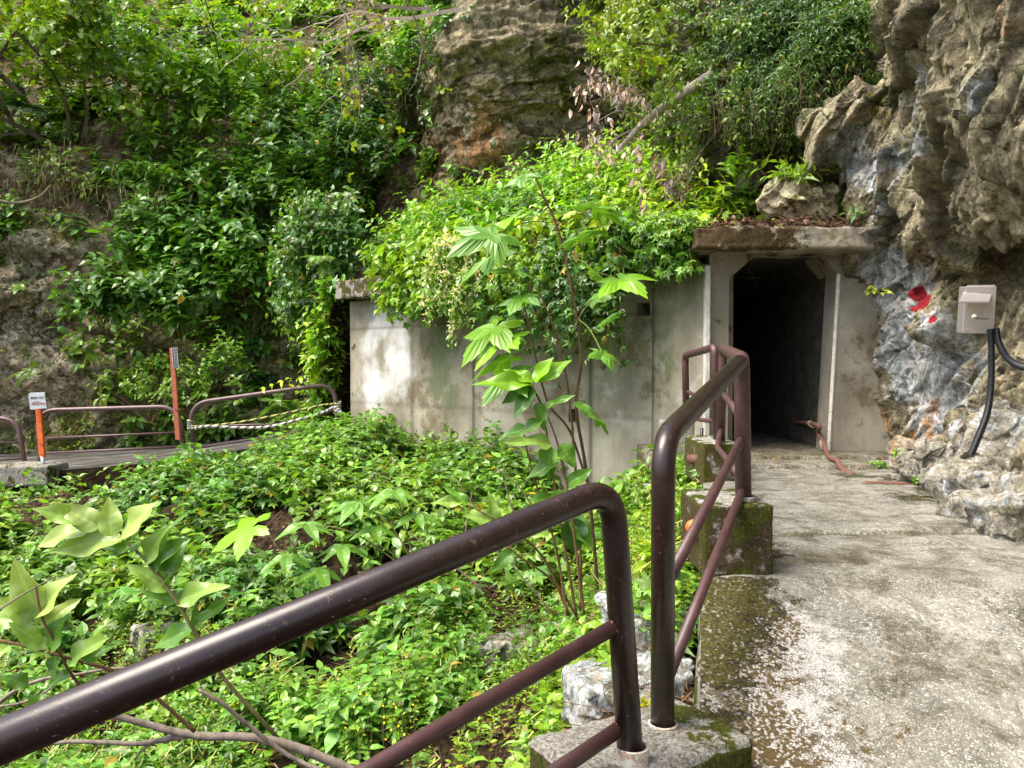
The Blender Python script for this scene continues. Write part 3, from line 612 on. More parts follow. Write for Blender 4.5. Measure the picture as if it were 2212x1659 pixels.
Ltot = np.linalg.norm(PB-PA); ud = (PB-PA)/Ltot
def wu(px, py): p = onwall(px, py); return float(np.dot(p[:2]-PA, ud)), float(p[2])
h1 = (wu(1192, 697), wu(1230, 667)); h2 = (wu(1376, 683), wu(1404, 653)); h3 = (wu(1228, 911), wu(1243, 884))
holes = [(h[0][0], h[1][0], h[0][1], h[1][1]) for h in (h1, h2, h3)]
wall_piece('wall', PA, PB, -2.2, 1.03, holes, gal_masks, gal, joints=((wu(890, 800)[0], wu(1024, 800)[0], wu(1275, 800)[0]), (wu(1000, 880)[1], wu(1000, 700)[1])))
wall_piece('wall', PB+(PC-PB)*.004, PC, -2.2, 1.03, [], gal_masks, gal, joints=((.01,), (-.45,)))
bm_ = {'m_moss': lambda P, N: .35+.2*(N[:, 2] > .5), 'm_brown': .62, 'm_white': .1}
nW = np.array([ud[1], -ud[0]])
cp = rough_box('roof_slab', (0, 0, 0), (Ltot/2-.55, .30, .155), .03, (150, 16, 12), .022, 5, M['block'], yaw=math.atan2(ud[1], ud[0]), masks=bm_, seed=4)
cc = PA+ud*(Ltot/2-.57)+nW*.0; cp.parent = gal; cp.location = tuple(np.array([cc[0], cc[1], 1.185])-np.array(gal.location))
# end pilaster and foundation strip
# ================================================================== tunnel portal
por = thing('tunnel_portal', 'dark concrete tunnel mouth with chamfered top corners and mossy lintel, ending the path', 'tunnel', (2.75, 8.0, -.87))
Yf = 8.0
def pw(px, py, Y=Yf): return at(px, py, Y)
def prism(name, prof, y0, y1, mat, parent, masks=None, res=.06, smooth=False):
    """profile polygon (X,Z) pushed from y0 to y1; quads subdivided by bands for vertex masks"""
    V = []; Fs = []; n = len(prof); k = max(2, int(abs(y1-y0)/res)+1)
    for y in np.linspace(y0, y1, k): V += [(x, y, z) for x, z in prof]
    for i in range(k-1): Fs += [(i*n+j, i*n+(j+1) % n, (i+1)*n+(j+1) % n, (i+1)*n+j) for j in range(n)]
    return V, Fs
fm = lambda k, P: {'m_moss': .12, 'm_damp_shade': .3, 'm_brown': .22, 'm_white': .1}[k]+0*P[..., 0]
def slab_face(name, X0, X1, Z0, Z1, Yq, parent, mk, thick=.3, res=.04, xb=None, join=()):
    """jamb or panel: front face grid from a left edge to a right edge (each a function of z) with depth"""
    zs = np.linspace(Z0, Z1, int((Z1-Z0)/res)+2); us = np.linspace(0, 1, 12)
    P = np.array([[((1-t)*X0(z)+t*X1(z), Yq(z, t), z) for t in us] for z in zs]); nb = P.shape
    L_ = P[:, :1].copy(); L_[..., 1] += thick; R_ = P[:, -1:].copy(); R_[..., 1] += thick
    if xb: L_[..., 0] += xb
    P = np.concatenate([L_, P, R_], 1)
    att = {k: mk(k, P) for k in ('m_white', 'm_moss', 'm_brown', 'm_damp_shade')}; att['m_joint'] = np.max([.8*np.exp(-((P[..., 2]-j)/.014)**2) for j in join] or [0*P[..., 2]], axis=0)
    o = sheet(name, P, M['wall'], att, smooth=False); child(o, parent); return o
kx = lambda *pr: (lambda z: float(np.interp(z, [p[1] for p in pr], [p[0] for p in pr])))
zf = -1.0
def cz(px, py, Y=Yf): p = at(px, py, Y); return (p[0], p[2])
def jm(k, P):
    if k == 'm_moss': return near_px(P, [pw(1830, 640), pw(1850, 680), pw(1840, 600), pw(1820, 700)], .25)*.35+.05
    if k == 'm_brown': return .10+near_px(P, [pw(1560, 700), pw(1555, 800), pw(1550, 620), pw(1860, 990), pw(1910, 940), pw(1890, 980)], .18)*.25
    if k == 'm_white': return near_px(P, [pw(1830, 850), pw(1850, 800), pw(1830, 900), pw(1850, 950)], .3)*.25
    return .2+near_px(P, [pw(1870, 850), pw(1880, 750), pw(1550, 850)], .3)*.3
# left jamb
slab_face('left_jamb', kx(cz(1531, 1010), cz(1533, 560)), kx(cz(1571, 1010), cz(1576, 545)), zf-.1, 1.165, lambda z, t: Yf, por, jm, .35, join=(.55,))
# right jamb : flared pillar
xi = kx(cz(1786, 985), cz(1797, 800), cz(1809, 590), cz(1809, 545)); xo = kx(cz(1935, 1010), cz(1905, 800), cz(1895, 545))
slab_face('right_jamb', xi, xo, zf-.1, 1.165, lambda z, t: Yf+.02*t, por, jm, .3, join=(pw(1850, 808)[2], pw(1850, 597)[2]))
M['lit_edge'] = m_paint('lit_edge_concrete', (.52, .50, .44), (.34, .31, .25), .6, .06)  # pale colour painted as light on the left-facing concrete edges
def edge_strip(name, a, b, w_, mat):
    a = np.array([a[0], Yf-.004, a[1]]); b = np.array([b[0], Yf-.004, b[1]]); x = np.array([1., 0, 0]); z = norm(b-a); child(bevel(MB().add([a-x*w_, a+x*w_*.2+[0, -.012, 0], a+x*w_, b+x*w_, b+x*w_*.2+[0, -.012, 0], b-x*w_]+[q+np.array([0, .03, 0]) for q in (a-x*w_, a+x*w_, b+x*w_, b-x*w_)], [(0, 1, 4, 5), (1, 2, 3, 4), (5, 4, 3, 8, 9), (0, 6, 7, 2, 1)]).build(name, mat), .002), por)
edge_strip('edge_chamfer', cz(1789, 985), cz(1812, 592), .022, M['lit_edge'])  # jamb edge strip, coloured pale as if catching light from the left
# haunches in the top corners
def haunch(pts):
    V = [np.array([p[0], Yf+.004, p[1]]) for p in pts]; n = len(V); V += [v+np.array([0, .5, 0]) for v in V]
    mb = MB().add(V, [tuple(range(n))[::-1], tuple(range(n, 2*n))]+[(i, (i+1) % n, n+(i+1) % n, n+i) for i in range(n)])
    m = {k: np.full(2*n, v) for k, v in (('m_white', .05), ('m_moss', .1), ('m_brown', .35), ('m_damp_shade', .4), ('m_joint', 0))}
    child(mb.build('haunch', M['wall'], attrs=m), por)
haunch([cz(1574, 602), cz(1574, 540), cz(1637, 540), cz(1637, 549)]); haunch([cz(1811, 592), cz(1776, 549), cz(1776, 540), cz(1811, 540)])
# lintel
xl0 = pw(1503, 500, 7.6)[0]; lz0 = pw(1600, 537, 7.6)[2]; lz1 = pw(1600, 489, 7.6)[2]
def lm(P, N): return near_px(P+np.array([0, 0, 0]), [at(1530, 520, 7.6), at(1600, 520, 7.6), at(1650, 515, 7.6), at(1680, 525, 7.6), at(1560, 500, 7.6)], .26)
lint = rough_box('lintel', ((xl0+3.50)/2, 7.93, (lz0+lz1)/2), ((3.50-xl0)/2, .33, (lz1-lz0)/2), .03, (150, 34, 30), .017, 9, M['wall'], parent=por, seed=8,
                 masks={'m_moss': lambda P, N: lm(P, N)*.25+.34, 'm_brown': lambda P, N: lm(P, N)*.60+.25, 'm_white': .0, 'm_damp_shade': .45, 'm_joint': 0})
# corner face at the wall end, its sunlit brightness put into a pale colour
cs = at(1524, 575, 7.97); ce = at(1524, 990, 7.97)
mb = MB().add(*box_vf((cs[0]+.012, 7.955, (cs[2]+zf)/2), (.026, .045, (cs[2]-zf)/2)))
child(bevel(mb.build('lit_corner_face', M['lit_edge']), .008), por)
# tunnel bore (goes straight in, chamfered, closed far away in the dark)
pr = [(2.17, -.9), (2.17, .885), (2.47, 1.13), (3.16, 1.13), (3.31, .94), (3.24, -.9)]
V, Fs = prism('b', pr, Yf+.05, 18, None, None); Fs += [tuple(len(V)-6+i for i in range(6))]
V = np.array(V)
att = {'m_white': .0, 'm_moss': .35, 'm_brown': .0, 'm_damp_shade': 1.}; att = {k: np.full(len(V), v) for k, v in att.items()}; att['m_joint'] = .5*np.exp(-((V[:, 1]-9.2)/.05)**2)
_b = NT('shade_dark_concrete'); _n = _b.noise(5, 7, .7); M['bore'] = _b.fin(_b.ramp(_n, [(.35, (.035, .032, .025)), (.6, (.085, .078, .06))]), .9, _b.bump(_n, .3, .02), .2)  # bore concrete darkened in its colour to stand for the tunnel's shade
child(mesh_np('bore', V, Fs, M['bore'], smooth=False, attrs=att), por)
# soil over the portal behind the lintel so no light leaks
leak = MB().add(*box_vf((2.75, 9.3, 1.32), (1.3, 1.1, .12))); child(leak.build('roof', M['soil']), por)
sidef = MB().add(*box_vf((3.62, 9.3, .1), (.22, 1.0, 1.2))); child(sidef.build('side_fill', M['soil']), por)


# ================================================================== blocks carrying the railing
side_m = {'m_moss': lambda P, N: .36+.16*(N[:, 1] < -.5)+.14*(N[:, 2] > .5)+.1*(N[:, 0] < -.5), 'm_brown': lambda P, N: .85-.6*(N[:, 2] > .5), 'm_white': lambda P, N: .1+.33*(N[:, 2] > .5)}
b2m = {'m_moss': lambda P, N: .35*(N[:, 2] < .3)+near_px(P, [at(1590, 1600, 2.5), at(1540, 1540, 2.65), at(1500, 1560, 2.6), at(1520, 1540, 2.65), at(1560, 1560, 2.6), at(1540, 1600, 2.45), at(1490, 1520, 2.75), at(1580, 1570, 2.55), at(1530, 1640, 2.4), at(1640, 1640, 2.42), at(1600, 1620, 2.5), at(1510, 1500, 2.75), at(1570, 1650, 2.4)], .13)*.85+.05,
       'm_brown': lambda P, N: .12+.65*(N[:, 2] < .3), 'm_white': .15}
blk2 = rough_box('concrete_block', (.405, 2.431, -1.37), (.31, .18, .215), .035, (90, 50, 44), .007, 12, M['block'], yaw=math.radians(30), masks=b2m, seed=2)
tag(blk2, 'low gravelly concrete block with moss, carrying the two nearest rail posts at the bottom edge', 'block', 'railing foundation blocks')
blk3 = rough_box('concrete_block', ((.883+1.205)/2, 3.85, -.81), (.165, .24, .168), .018, (44, 50, 40), .008, 12, M['block'], masks=side_m, seed=12)
tag(blk3, 'dark moss-covered concrete cube beside the path, under the tall middle rail post', 'block', 'railing foundation blocks')
blk4 = rough_box('concrete_block', (1.715, 6.72, -.81), (.16, .33, .18), .018, (40, 50, 40), .008, 12, M['block'], masks=side_m, seed=22)
tag(blk4, 'mossy upright concrete block under the railing corner, in front of the tunnel mouth', 'block', 'railing foundation blocks')
blk5 = rough_box('concrete_block', (1.62, 7.75, -.82), (.15, .15, .28), .012, (24, 24, 30), .005, 12, M['block'], masks={'m_moss': .15, 'm_brown': .2, 'm_white': .3}, seed=32)
tag(blk5, 'pale grey concrete block at the foot of the brightly lit wall corner, behind the railing', 'block', 'railing foundation blocks')
led = rough_box('concrete_ledge', (1.64, 7.45, -1.22), (.42, .16, .12), .012, (40, 20, 14), .006, 12, M['block'], masks={'m_moss': .45, 'm_brown': .3, 'm_white': .3}, seed=33)
tag(led, 'low mossy concrete ledge below the pale block by the tunnel', 'ledge')

# ================================================================== near railings
def rail_thing(label, loc, group='brown tubular guard rails'): return thing('guard_rail', label, 'railing', loc, group)
def tube(parent, name, pts, r, mat, n=20, cap=True, **k):
    V, Fs = tube_vf(pts, r, n, cap); o = MB().add(V, Fs).build(name, mat, smooth=True, **k); return child(o, parent)
def sleeve(parent, p, r=.047, h=.05):
    a = np.linspace(0, 2*np.pi, 36, endpoint=False); V = []; 
    for (rr, z) in ((r, -h), (r, 0), (r-.006, 0.002), (r-.007, -h)): V += [(p[0]+rr*math.cos(t), p[1]+rr*math.sin(t), p[2]+z) for t in a]
    Fs = [(k*36+i, k*36+(i+1) % 36, (k+1)*36+(i+1) % 36, (k+1)*36+i) for k in range(3) for i in range(36)]
    child(MB().add(V, Fs).build('sleeve', M['galv'], smooth=False), parent)
def weld(parent, p, r=.024):
    a = np.linspace(0, np.pi, 7); b = np.linspace(0, 2*np.pi, 14, endpoint=False); V = [np.asarray(p)+r*(1+.12*math.sin(7*t+5*s))*np.array([math.sin(s)*math.cos(t), math.sin(s)*math.sin(t), math.cos(s)]) for s in a for t in b]
    Fs = [(i*14+j, i*14+(j+1) % 14, (i+1)*14+(j+1) % 14, (i+1)*14+j) for i in range(6) for j in range(14)]
    child(MB().add(V, Fs).build('weld_bead', M['rust'], smooth=True), parent)
R1 = .0381
# rail 1 (nearest, runs off to the left)
r1 = rail_thing('thick glossy dark brown handrail nearest the camera, sweeping down to the bottom left corner', at(1370, 1640, 2.27))
p_base = at(1364, 1645, 2.27); p_top = at(1322, 1052, 2.27); p_l = at(0, 1602, 1.30); dl_ = p_l-p_top; p_far = p_top+dl_*1.55
pth = fillet([p_base+np.array([.002, 0, -.05]), p_top+(p_base-p_top)*.0, p_far], [0, .115, 0], 14)
tube(r1, 'handrail', pth, R1, M['brown'], 40)
for (pa, pb, wr) in ((at(1330, 1352, 2.26), at(905, 1600, 1.93), .0225), (at(1341, 1572, 2.27), at(1240, 1640, 2.17), .0225)):
    d = pb-pa; tube(r1, 'crossbar', [pa, pa+d*2.9], wr, M['brown_bar'], 24); weld(r1, pa, .027)
sleeve(r1, at(1366, 1612, 2.27), .047, .075)
# rail 2 : post 2 up to post 3
r2 = rail_thing('brown handrail rising from the lone front post to the tall mossy block post', at(1432, 1585, 2.5))
q_b = at(1431, 1588, 2.5); q_t = at(1433, 948, 2.5); q3t = at(1598, 783, 3.75)
tube(r2, 'handrail', fillet([q_b+np.array([0, 0, -.04]), q_t, q3t], [0, .12, 0], 12), R1, M['brown'], 40)
sleeve(r2, at(1432, 1562, 2.5), .047, .06)
for (ya, yb, x3) in ((1262, 948, 1602), (1470, 1058, 1604)):
    a_ = at(1440, ya, 2.5); b_ = at(x3, yb, 3.75); tube(r2, 'crossbar', [a_, b_], .0205, M['brown_bar'], 20); weld(r2, b_, .022)
# rail 3 : post 3 to post 4 and the short return toward the wall
r3 = rail_thing('brown railing between the two mossy blocks, bent over at the tall middle post', at(1608, 1085, 3.75))
t3 = at(1600, 781, 3.75); t4 = at(1562, 752, 6.6)
tube(r3, 'handrail', fillet([at(1606, 1090, 3.75), at(1602, 776, 3.75), t4, at(1556, 952, 6.6)], [0, .09, .10, 0], 10), R1, M['brown_bar'], 36)
sleeve(r3, at(1608, 1073, 3.75), .048, .03)
tube(r3, 'crossbar', [at(1595, 893, 3.77), at(1559, 846, 6.6)], .021, M['brown_bar'], 18)
tube(r3, 'crossbar', fillet([at(1600, 1030, 3.77), at(1549, 965, 6.2), at(1557, 928, 6.6)], [0, .12, 0], 6), .021, M['brown_bar'], 18)
r4 = rail_thing('short square-ended brown railing turning from the path toward the concrete wall', at(1548, 950, 6.75))
tube(r4, 'handrail', fillet([at(1549, 950, 6.78), at(1544, 750, 6.78), at(1480, 768, 7.7), at(1483, 930, 7.7)], [0, .07, .07, 0], 8), .034, M['brown_bar'], 30)
tube(r4, 'crossbar', spline([at(1484, 845, 7.7), at(1500, 853, 7.5), at(1522, 859, 7.2), at(1544, 862, 6.8)], 6), .02, M['brown_bar'], 16)
tube(r4, 'crossbar', spline([at(1484, 892, 7.7), at(1500, 903, 7.5), at(1522, 908, 7.2), at(1546, 910, 6.8)], 6), .02, M['brown_bar'], 16)

# ================================================================== far railings along the left walkway
def far_rail(label, top, bars, rope=False):
    r = rail_thing(label, top[0], 'brown tubular guard rails'); tube(r, 'handrail', fillet(top, [0]+[.30]*(len(top)-2)+[0], 8), .036, M['brown_far'], 20)
    for b in bars: tube(r, 'crossbar', fillet(b, [0]+[.06]*(len(b)-2)+[0], 4) if len(b) > 2 else b, .0185, M['brown_far'], 12)
    return r
yA = 12.4
far_rail('brown railing cut off by the left edge of the photo, with one rounded end post', [at(55, 1010, yA), at(38, 902, yA), at(-200, 912, 12.2)], [[at(44, 955, yA), at(-200, 962, 12.2)], [at(47, 991, yA), at(-200, 1003, 12.2)]])
far_rail('brown three-bar railing between the orange distance post and the tall red post', [at(88, 1006, yA), at(80, 887, yA), at(383, 878, 12.6), at(398, 960, 12.6)], [[at(86, 947, yA), at(388, 934, 12.6)], [at(88, 979, yA), at(392, 965, 12.6)]])
far_rail('sloping brown railing with a buckled middle bar and ropes tied along it', [at(418, 960, 12.6), at(411, 872, 12.6), at(722, 828, 12.9), at(731, 960, 12.9)], [[at(415, 920, 12.6), at(600, 917, 12.75), at(640, 908, 12.8), at(728, 886, 12.9)], [at(418, 968, 12.6), at(640, 934, 12.8), at(728, 917, 12.9)]])
def striped_rope(pts, r, c1, c2, label):
    P = spline(pts, 40); n = 8; V, Fs = tube_vf(P, r, n); V = np.array(V); ring = np.arange(len(V))//n; ang = np.arange(len(V)) % n
    ph = (ring*.55+ang*(2*np.pi/n)) % (2*np.pi); m = (ph < 2.3)[:, None]; T = np.where(m, np.array(c2), np.array(c1))
    V += np.array([0, 0, 1])*0
    o = MB().add(V, Fs).build('rope', M['rope'], smooth=True, tint=T); return tag(o, label, 'rope', 'ropes tied along the sloping railing')
striped_rope([at(408, 914, 12.55), at(420, 921, 12.5), at(470, 918, 12.55), at(540, 908, 12.65), at(620, 892, 12.75), at(690, 876, 12.8), at(728, 872, 12.82)], .016, (.52, .50, .16), (.03, .03, .03), 'thin yellow and black striped rope, the upper of two on the sloping railing')
striped_rope([at(406, 910, 12.5), at(414, 925, 12.5), at(450, 921, 12.52), at(520, 924, 12.6), at(580, 922, 12.65), at(640, 908, 12.72), at(700, 890, 12.8), at(722, 880, 12.8), at(738, 892, 12.8), at(720, 886, 12.78)], .024, (.60, .58, .50), (.035, .035, .04), 'thicker white and dark rope, the lower of two on the sloping railing')
wr = []
for t in np.linspace(0, 1, 90): a = t*5*2*np.pi; p = at(729, 868+26*t, 12.87); wr.append(p+.052*np.array([math.cos(a), math.sin(a), 0]))
V, Fs = tube_vf(wr, .014, 6); tag(MB().add(V, Fs).build('rope_knot', M['rope'], smooth=True, tint=np.tile([[.5, .49, .42]], (len(V), 1))), 'knotted coil of pale rope around the far end post of the sloping railing', 'rope')
wr = []
for t in np.linspace(0, 1, 90): a = t*4*2*np.pi; p = at(413, 905+22*t, 12.62); wr.append(p+.052*np.array([math.cos(a), math.sin(a), 0]))
V, Fs = tube_vf(wr, .013, 6); tag(MB().add(V, Fs).build('rope_knot', M['rope'], smooth=True, tint=np.tile([[.5, .48, .25]], (len(V), 1))), 'knotted coil of rope around the left post of the sloping railing', 'rope')
fb = rough_box('concrete_block', at(72, 1023, 12.2), (.40, .30, .16), .04, (50, 40, 24), .02, 6, M['block'], masks={'m_moss': .35, 'm_brown': .35, 'm_white': .2}, seed=44)
tag(fb, 'rough stone-like concrete block under the posts at the far left', 'block', 'railing foundation blocks')

# ---- posts with signs
ps = thing('distance_post', 'bright orange post with a small white 400m distance sign at the far left', 'sign', at(93, 1006, 12.25))
def lean_box(parent, name, a, b, w_, d_, mat, bev=.006):
    a = np.asarray(a); b = np.asarray(b); z = norm(b-a); x = norm(np.cross(np.array([0, 1., 0]), z)); y = np.cross(z, x)
    o = MB().add(*box_vf((a+b)/2, (w_/2, d_/2, np.linalg.norm(b-a)/2), (x, y, z))).build(name, mat); return child(bevel(o, bev), parent)
lean_box(ps, 'post', at(92, 988, 12.2), at(83, 872, 12.2), .085, .05, M['orange'])
tube(ps, 'foot', [at(94, 1007, 12.2), at(92, 986, 12.2)], .03, M['signback'], 14)
sx = norm(np.array([1, .25, 0.05])); sz = norm(at(80, 850, 12.1)-at(84, 880, 12.1)); sy = norm(np.cross(sz, sx))
bd1 = MB().add(*box_vf(at(82.5, 865.5, 12.13), (.105, .006, .125), (sx, sy, sz))).build('sign_board', M['signwhite']); child(bevel(bd1, .003), ps)
bd2 = MB().add(*box_vf(at(76, 868, 12.27), (.085, .006, .122), (sx, sy, sz))).build('back_board', M['signback']); child(bevel(bd2, .003), ps)
def text(parent, s, p, size, mat, ax, az, sxs=1., name='lettering'):
    cu = bpy.data.curves.new(name, 'FONT'); cu.body = s; cu.size = size; cu.align_x = 'CENTER'; cu.align_y = 'CENTER'; cu.extrude = .0015
    o = bpy.data.objects.new(name, cu); C.objects.link(o)
    from mathutils import Matrix
    ax = Vector(ax).normalized(); az = Vector(az).normalized(); n_ = ax.cross(az)
    mt = Matrix((( ax.x*sxs, az.x, n_.x, p[0]), (ax.y*sxs, az.y, n_.y, p[1]), (ax.z*sxs, az.z, n_.z, p[2]), (0, 0, 0, 1)))
    bpy.context.view_layer.update(); dg = bpy.context.evaluated_depsgraph_get(); me = bpy.data.meshes.new_from_object(o.evaluated_get(dg)); me.transform(mt)
    bpy.data.objects.remove(o); o = bpy.data.objects.new(name, me); C.objects.link(o); me.materials.clear(); me.materials.append(mat); return child(o, parent)
fn = -sy if sy[1] > 0 else sy
cpt = at(82.5, 865.5, 12.13)+fn*.0075
text(ps, '遊歩道入口まで', cpt+sz*.045, .040, M['ink'], sx, sz, .72)
text(ps, '400m', cpt-sz*.045, .088, M['ink_red'], sx, sz, .92)
for yy in (910, 960, 982): tube(ps, 'wire_tie', [at(83+(yy-880)*.08-5, yy-1, 12.16), at(83+(yy-880)*.08+5, yy+1, 12.16)], .005, M['black'], 6)
pt = thing('marker_post', 'tall slim faded red post with a black lettered plate, between the railings', 'post', at(385, 960, 12.5))
lean_box(pt, 'post', at(385, 950, 12.4), at(372, 752, 12.4), .075, .05, M['terracotta'])
pa_, pb_ = at(380.5, 796, 12.36), at(377, 750, 12.36); lean_box(pt, 'name_plate', pa_, pb_, .085, .01, M['black'], .002)
pz = norm(pb_-pa_); px_ = norm(np.cross(np.array([0, 1., 0]), pz))
for s_ in (-1, 1): lean_box(pt, 'plate_edge', pa_+px_*s_*.0405+np.array([0, -.007, 0]), pb_+px_*s_*.0405+np.array([0, -.007, 0]), .006, .004, M['signwhite'], .001)
lean_box(pt, 'plate_line', pa_-px_*.012+np.array([0, -.007, 0]), pb_-px_*.012+np.array([0, -.007, 0]), .006, .003, M['signwhite'], .001)
for k, ch in enumerate('県境遊歩道案内'): text(pt, ch, pa_+(pb_-pa_)*(.92-.14*k)+px_*.016+np.array([0, -.009, 0]), .038, M['signback'], px_, pz, .8)
tube(pt, 'wire_tie', [at(377, 885, 12.37), at(387, 888, 12.37)], .006, M['black'], 6)

# ================================================================== things by the right wall
bx = thing('junction_box', 'brushed steel electrical box with sloping lid fixed to the right rock wall', 'box', at(2110, 668, 4.9))
bc = at(2112, 668, 4.9); bxx = norm(np.array([1., -.22, -.02])); bzz = norm(np.array([.24, .05, -1.])*-1); bzz = norm(bzz-np.dot(bzz, bxx)*bxx); byy = np.cross(bzz, bxx)
o = MB().add(*box_vf(bc+np.array([.02, .05, 0]), (.088, .06, .145), (bxx, byy, bzz))).build('case', M['steel']); child(bevel(o, .004), bx)
tl = at(2088, 618, 4.95); 
q = [at(2089, 616, 5.02), at(2150, 615, 5.02), at(2137, 651, 4.76), at(2070, 651, 4.76)]
th_ = np.array([0, 0, -.012]); mbx = MB().add(q+[p+th_ for p in q], [(0, 3, 2, 1), (4, 5, 6, 7), (0, 1, 5, 4), (1, 2, 6, 5), (2, 3, 7, 6), (3, 0, 4, 7)]); child(bevel(mbx.build('lid', M['steel']), .002), bx)
o = MB().add(*tube_vf([at(2109, 686, 4.80), at(2104, 684, 4.70)], .014, 12)).build('lock', M['galv'], smooth=True); child(o, bx)
o = MB().add(*tube_vf([at(2106, 688, 4.79), at(2135, 689, 4.80)], .0025, 6)).build('key_wire', M['black'], smooth=True); child(o, bx)
for dx_, dz_ in ((-.07, .03), (.07, .03), (-.07, -.125), (.07, -.125)):
    pc = bc+np.array([.02, .05, 0])+bxx*dx_+bzz*dz_-byy*.060*np.sign(byy[1]); child(MB().add(*tube_vf([pc, pc-byy*.004*np.sign(byy[1])], .006, 10)).build('screw', M['galv'], smooth=False), bx)
def corrugated(pts, r, name, label):
    P = spline(pts, 60); rr = r*(1+.10*np.sign(np.sin(np.arange(len(P))*2*np.pi/4+.1))); V, Fs = tube_vf(P, rr, 16); o = MB().add(V, Fs).build(name, M['black'], smooth=False); return tag(o, label, 'conduit', 'black conduits from the steel box')
corrugated([at(2140, 712, 4.88), at(2142, 760, 4.86), at(2141, 830, 4.84), at(2133, 890, 4.8), at(2115, 940, 4.75), at(2096, 985, 4.72)], .019, 'conduit', 'black corrugated conduit hanging down from the steel box to the boulders')
corrugated([at(2152, 712, 4.88), at(2158, 742, 4.82), at(2175, 772, 4.72), at(2205, 792, 4.55), at(2260, 800, 4.3), at(2330, 805, 4.0)], .018, 'conduit', 'black corrugated conduit curving away to the right edge from the steel box')
pp = thing('drain_pipe', 'rusty pipe with coupling curving out of the tunnel mouth onto the floor', 'pipe', at(1790, 990, 7.6))
P = spline([at(1640, 910, 12.), at(1752, 915, 8.2), at(1768, 935, 8.0), at(1780, 962, 7.8), np.array([3.045, 7.55, -.872]), np.array([2.99, 7.22, -.876]), np.array([2.965, 7.08, -.915]), np.array([2.97, 6.96, -.948]), np.array([2.99, 6.86, -.955])], 12); tube(pp, 'pipe', P, .023, M['rust'], 14)
tube(pp, 'coupling', [at(1776, 955, 7.87), at(1781, 966, 7.8)], .029, M['galv'], 16); tube(pp, 'coupling', [at(1749, 914, 8.25), at(1757, 919, 8.15)], .030, M['galv'], 16)
o = rough_box('iron_plate', (3.02, 6.32, -.945), (.16, .05, .008), .004, (12, 8, 4), .002, 8, M['rust'], yaw=-.2); tag(o, 'thin rusty iron plate lying on the mossy ground near the rocks', 'plate')
st = thing('pipe_stub', 'short rusty pipe stub poking out beside the mossy corner block', 'pipe', at(1500, 992, 6.7)); tube(st, 'pipe', [at(1492, 992, 6.75), at(1525, 992, 6.6)], .042, M['rust'], 16)
st = thing('pipe_stub', 'orange-red pipe end sticking out of the bank behind the rail crossbars', 'pipe', at(1505, 1130, 3.9)); tube(st, 'pipe', [at(1497, 1138, 3.72), at(1530, 1125, 4.1)], .036, M['rust'], 16); tube(st, 'end_cap', [at(1495, 1139, 3.70), at(1499, 1137, 3.74)], .032, M['orange'], 16)
st = thing('junction_pipe', 'dark pipe rising beside the pale block at the wall corner', 'pipe', at(1516, 990, 7.2)); tube(st, 'pipe', [at(1516, 995, 7.25), at(1516, 925, 7.25)], .016, M['black'], 10)

# ================================================================== boulders
vpx_, vpy_ = proj(VP)
def hit(px, py):
    return VP.reshape(-1, 3)[np.argmin(((vpx_-px)**2+(vpy_-py)**2+1e4*(VP[..., 1] < .8)+1e4*(VP[..., 2] < -3.2)).ravel())].copy()
def boulder(c, h, yaw, seed, label, facet=.12, fs=.25, tilt=(0, 0), masks=None, amp=.012, rf=.3):
    o = rough_box('boulder', c, h, min(h)*rf, (56, 56, 46), amp, 7, M['boulder'], yaw=yaw, seed=seed, facet=facet, fsize=fs, masks=masks or {'m_white': .35, 'm_moss': .12, 'm_orange': 0, 'm_brown': .1, 'm_red': 0, 'm_crack': 0})
    o.rotation_euler = (tilt[0], tilt[1], 0); return tag(o, label, 'boulder', 'boulders by the right rock wall' if c[0] > 1.5 else 'stones beside the path edge')
boulder(at(2118, 992, 5.0), (.34, .15, .075), .45, 3, 'long pale slab-shaped boulder leaning against the rock wall below the conduit', .10, .3, (.1, -.5))
boulder(at(2150, 1055, 4.85), (.26, .24, .17), .3, 4, 'broad grey boulder under the long pale slab, half in shade', .12, .3, (0, -.2))
boulder(at(2215, 1098, 4.5), (.28, .22, .15), .2, 5, 'pale boulder at the right edge, lowest of the pile', .12, .3, (.0, -.3))
boulder(at(2200, 950, 4.95), (.24, .2, .16), .8, 7, 'upright whitish boulder behind the long slab, at the right edge', .12, .3, (.2, .3))
boulder(at(2050, 1035, 5.6), (.13, .12, .09), .3, 9, 'grey block of rock at the left end of the long slab boulder', .08, .15)
boulder(at(1992, 1005, 6.3), (.13, .12, .10), .3, 11, 'small whitish stone at the foot of the blue-grey rock face', .07, .15)
boulder(at(1960, 1030, 6.5), (.12, .07, .02), .1, 13, 'flat white stone lying on the moss near the tunnel', .03, .15)
boulder(at(2025, 985, 6.0), (.12, .10, .09), .9, 15, 'angular stone wedged between the rock face and the slab boulder', .08, .15)
boulder(at(1955, 985, 6.9), (.10, .10, .13), .4, 17, 'narrow rust-streaked stone against the rock face', .06, .15, masks={'m_white': .3, 'm_moss': .1, 'm_orange': .5, 'm_brown': .2, 'm_red': 0, 'm_crack': 0})
ob = boulder(at(1722, 432, 8.1), (.29, .22, .20), .5, 19, 'mossy tan boulder lodged on the lintel over the tunnel mouth', .22, .34, tilt=(.15, .35), rf=.55, masks={'m_white': .3, 'm_moss': .36, 'm_orange': 0, 'm_brown': .1, 'm_red': 0, 'm_crack': 0}); ob.data.materials.clear(); ob.data.materials.append(M['boulder_tan'])
boulder(hit(1400, 1360), (.17, .22, .13), .3, 21, 'blue-grey stone seen between the two front posts', .08, .25, masks={'m_white': .7, 'm_moss': 0, 'm_orange': 0, 'm_brown': 0, 'm_red': 0, 'm_crack': 0})
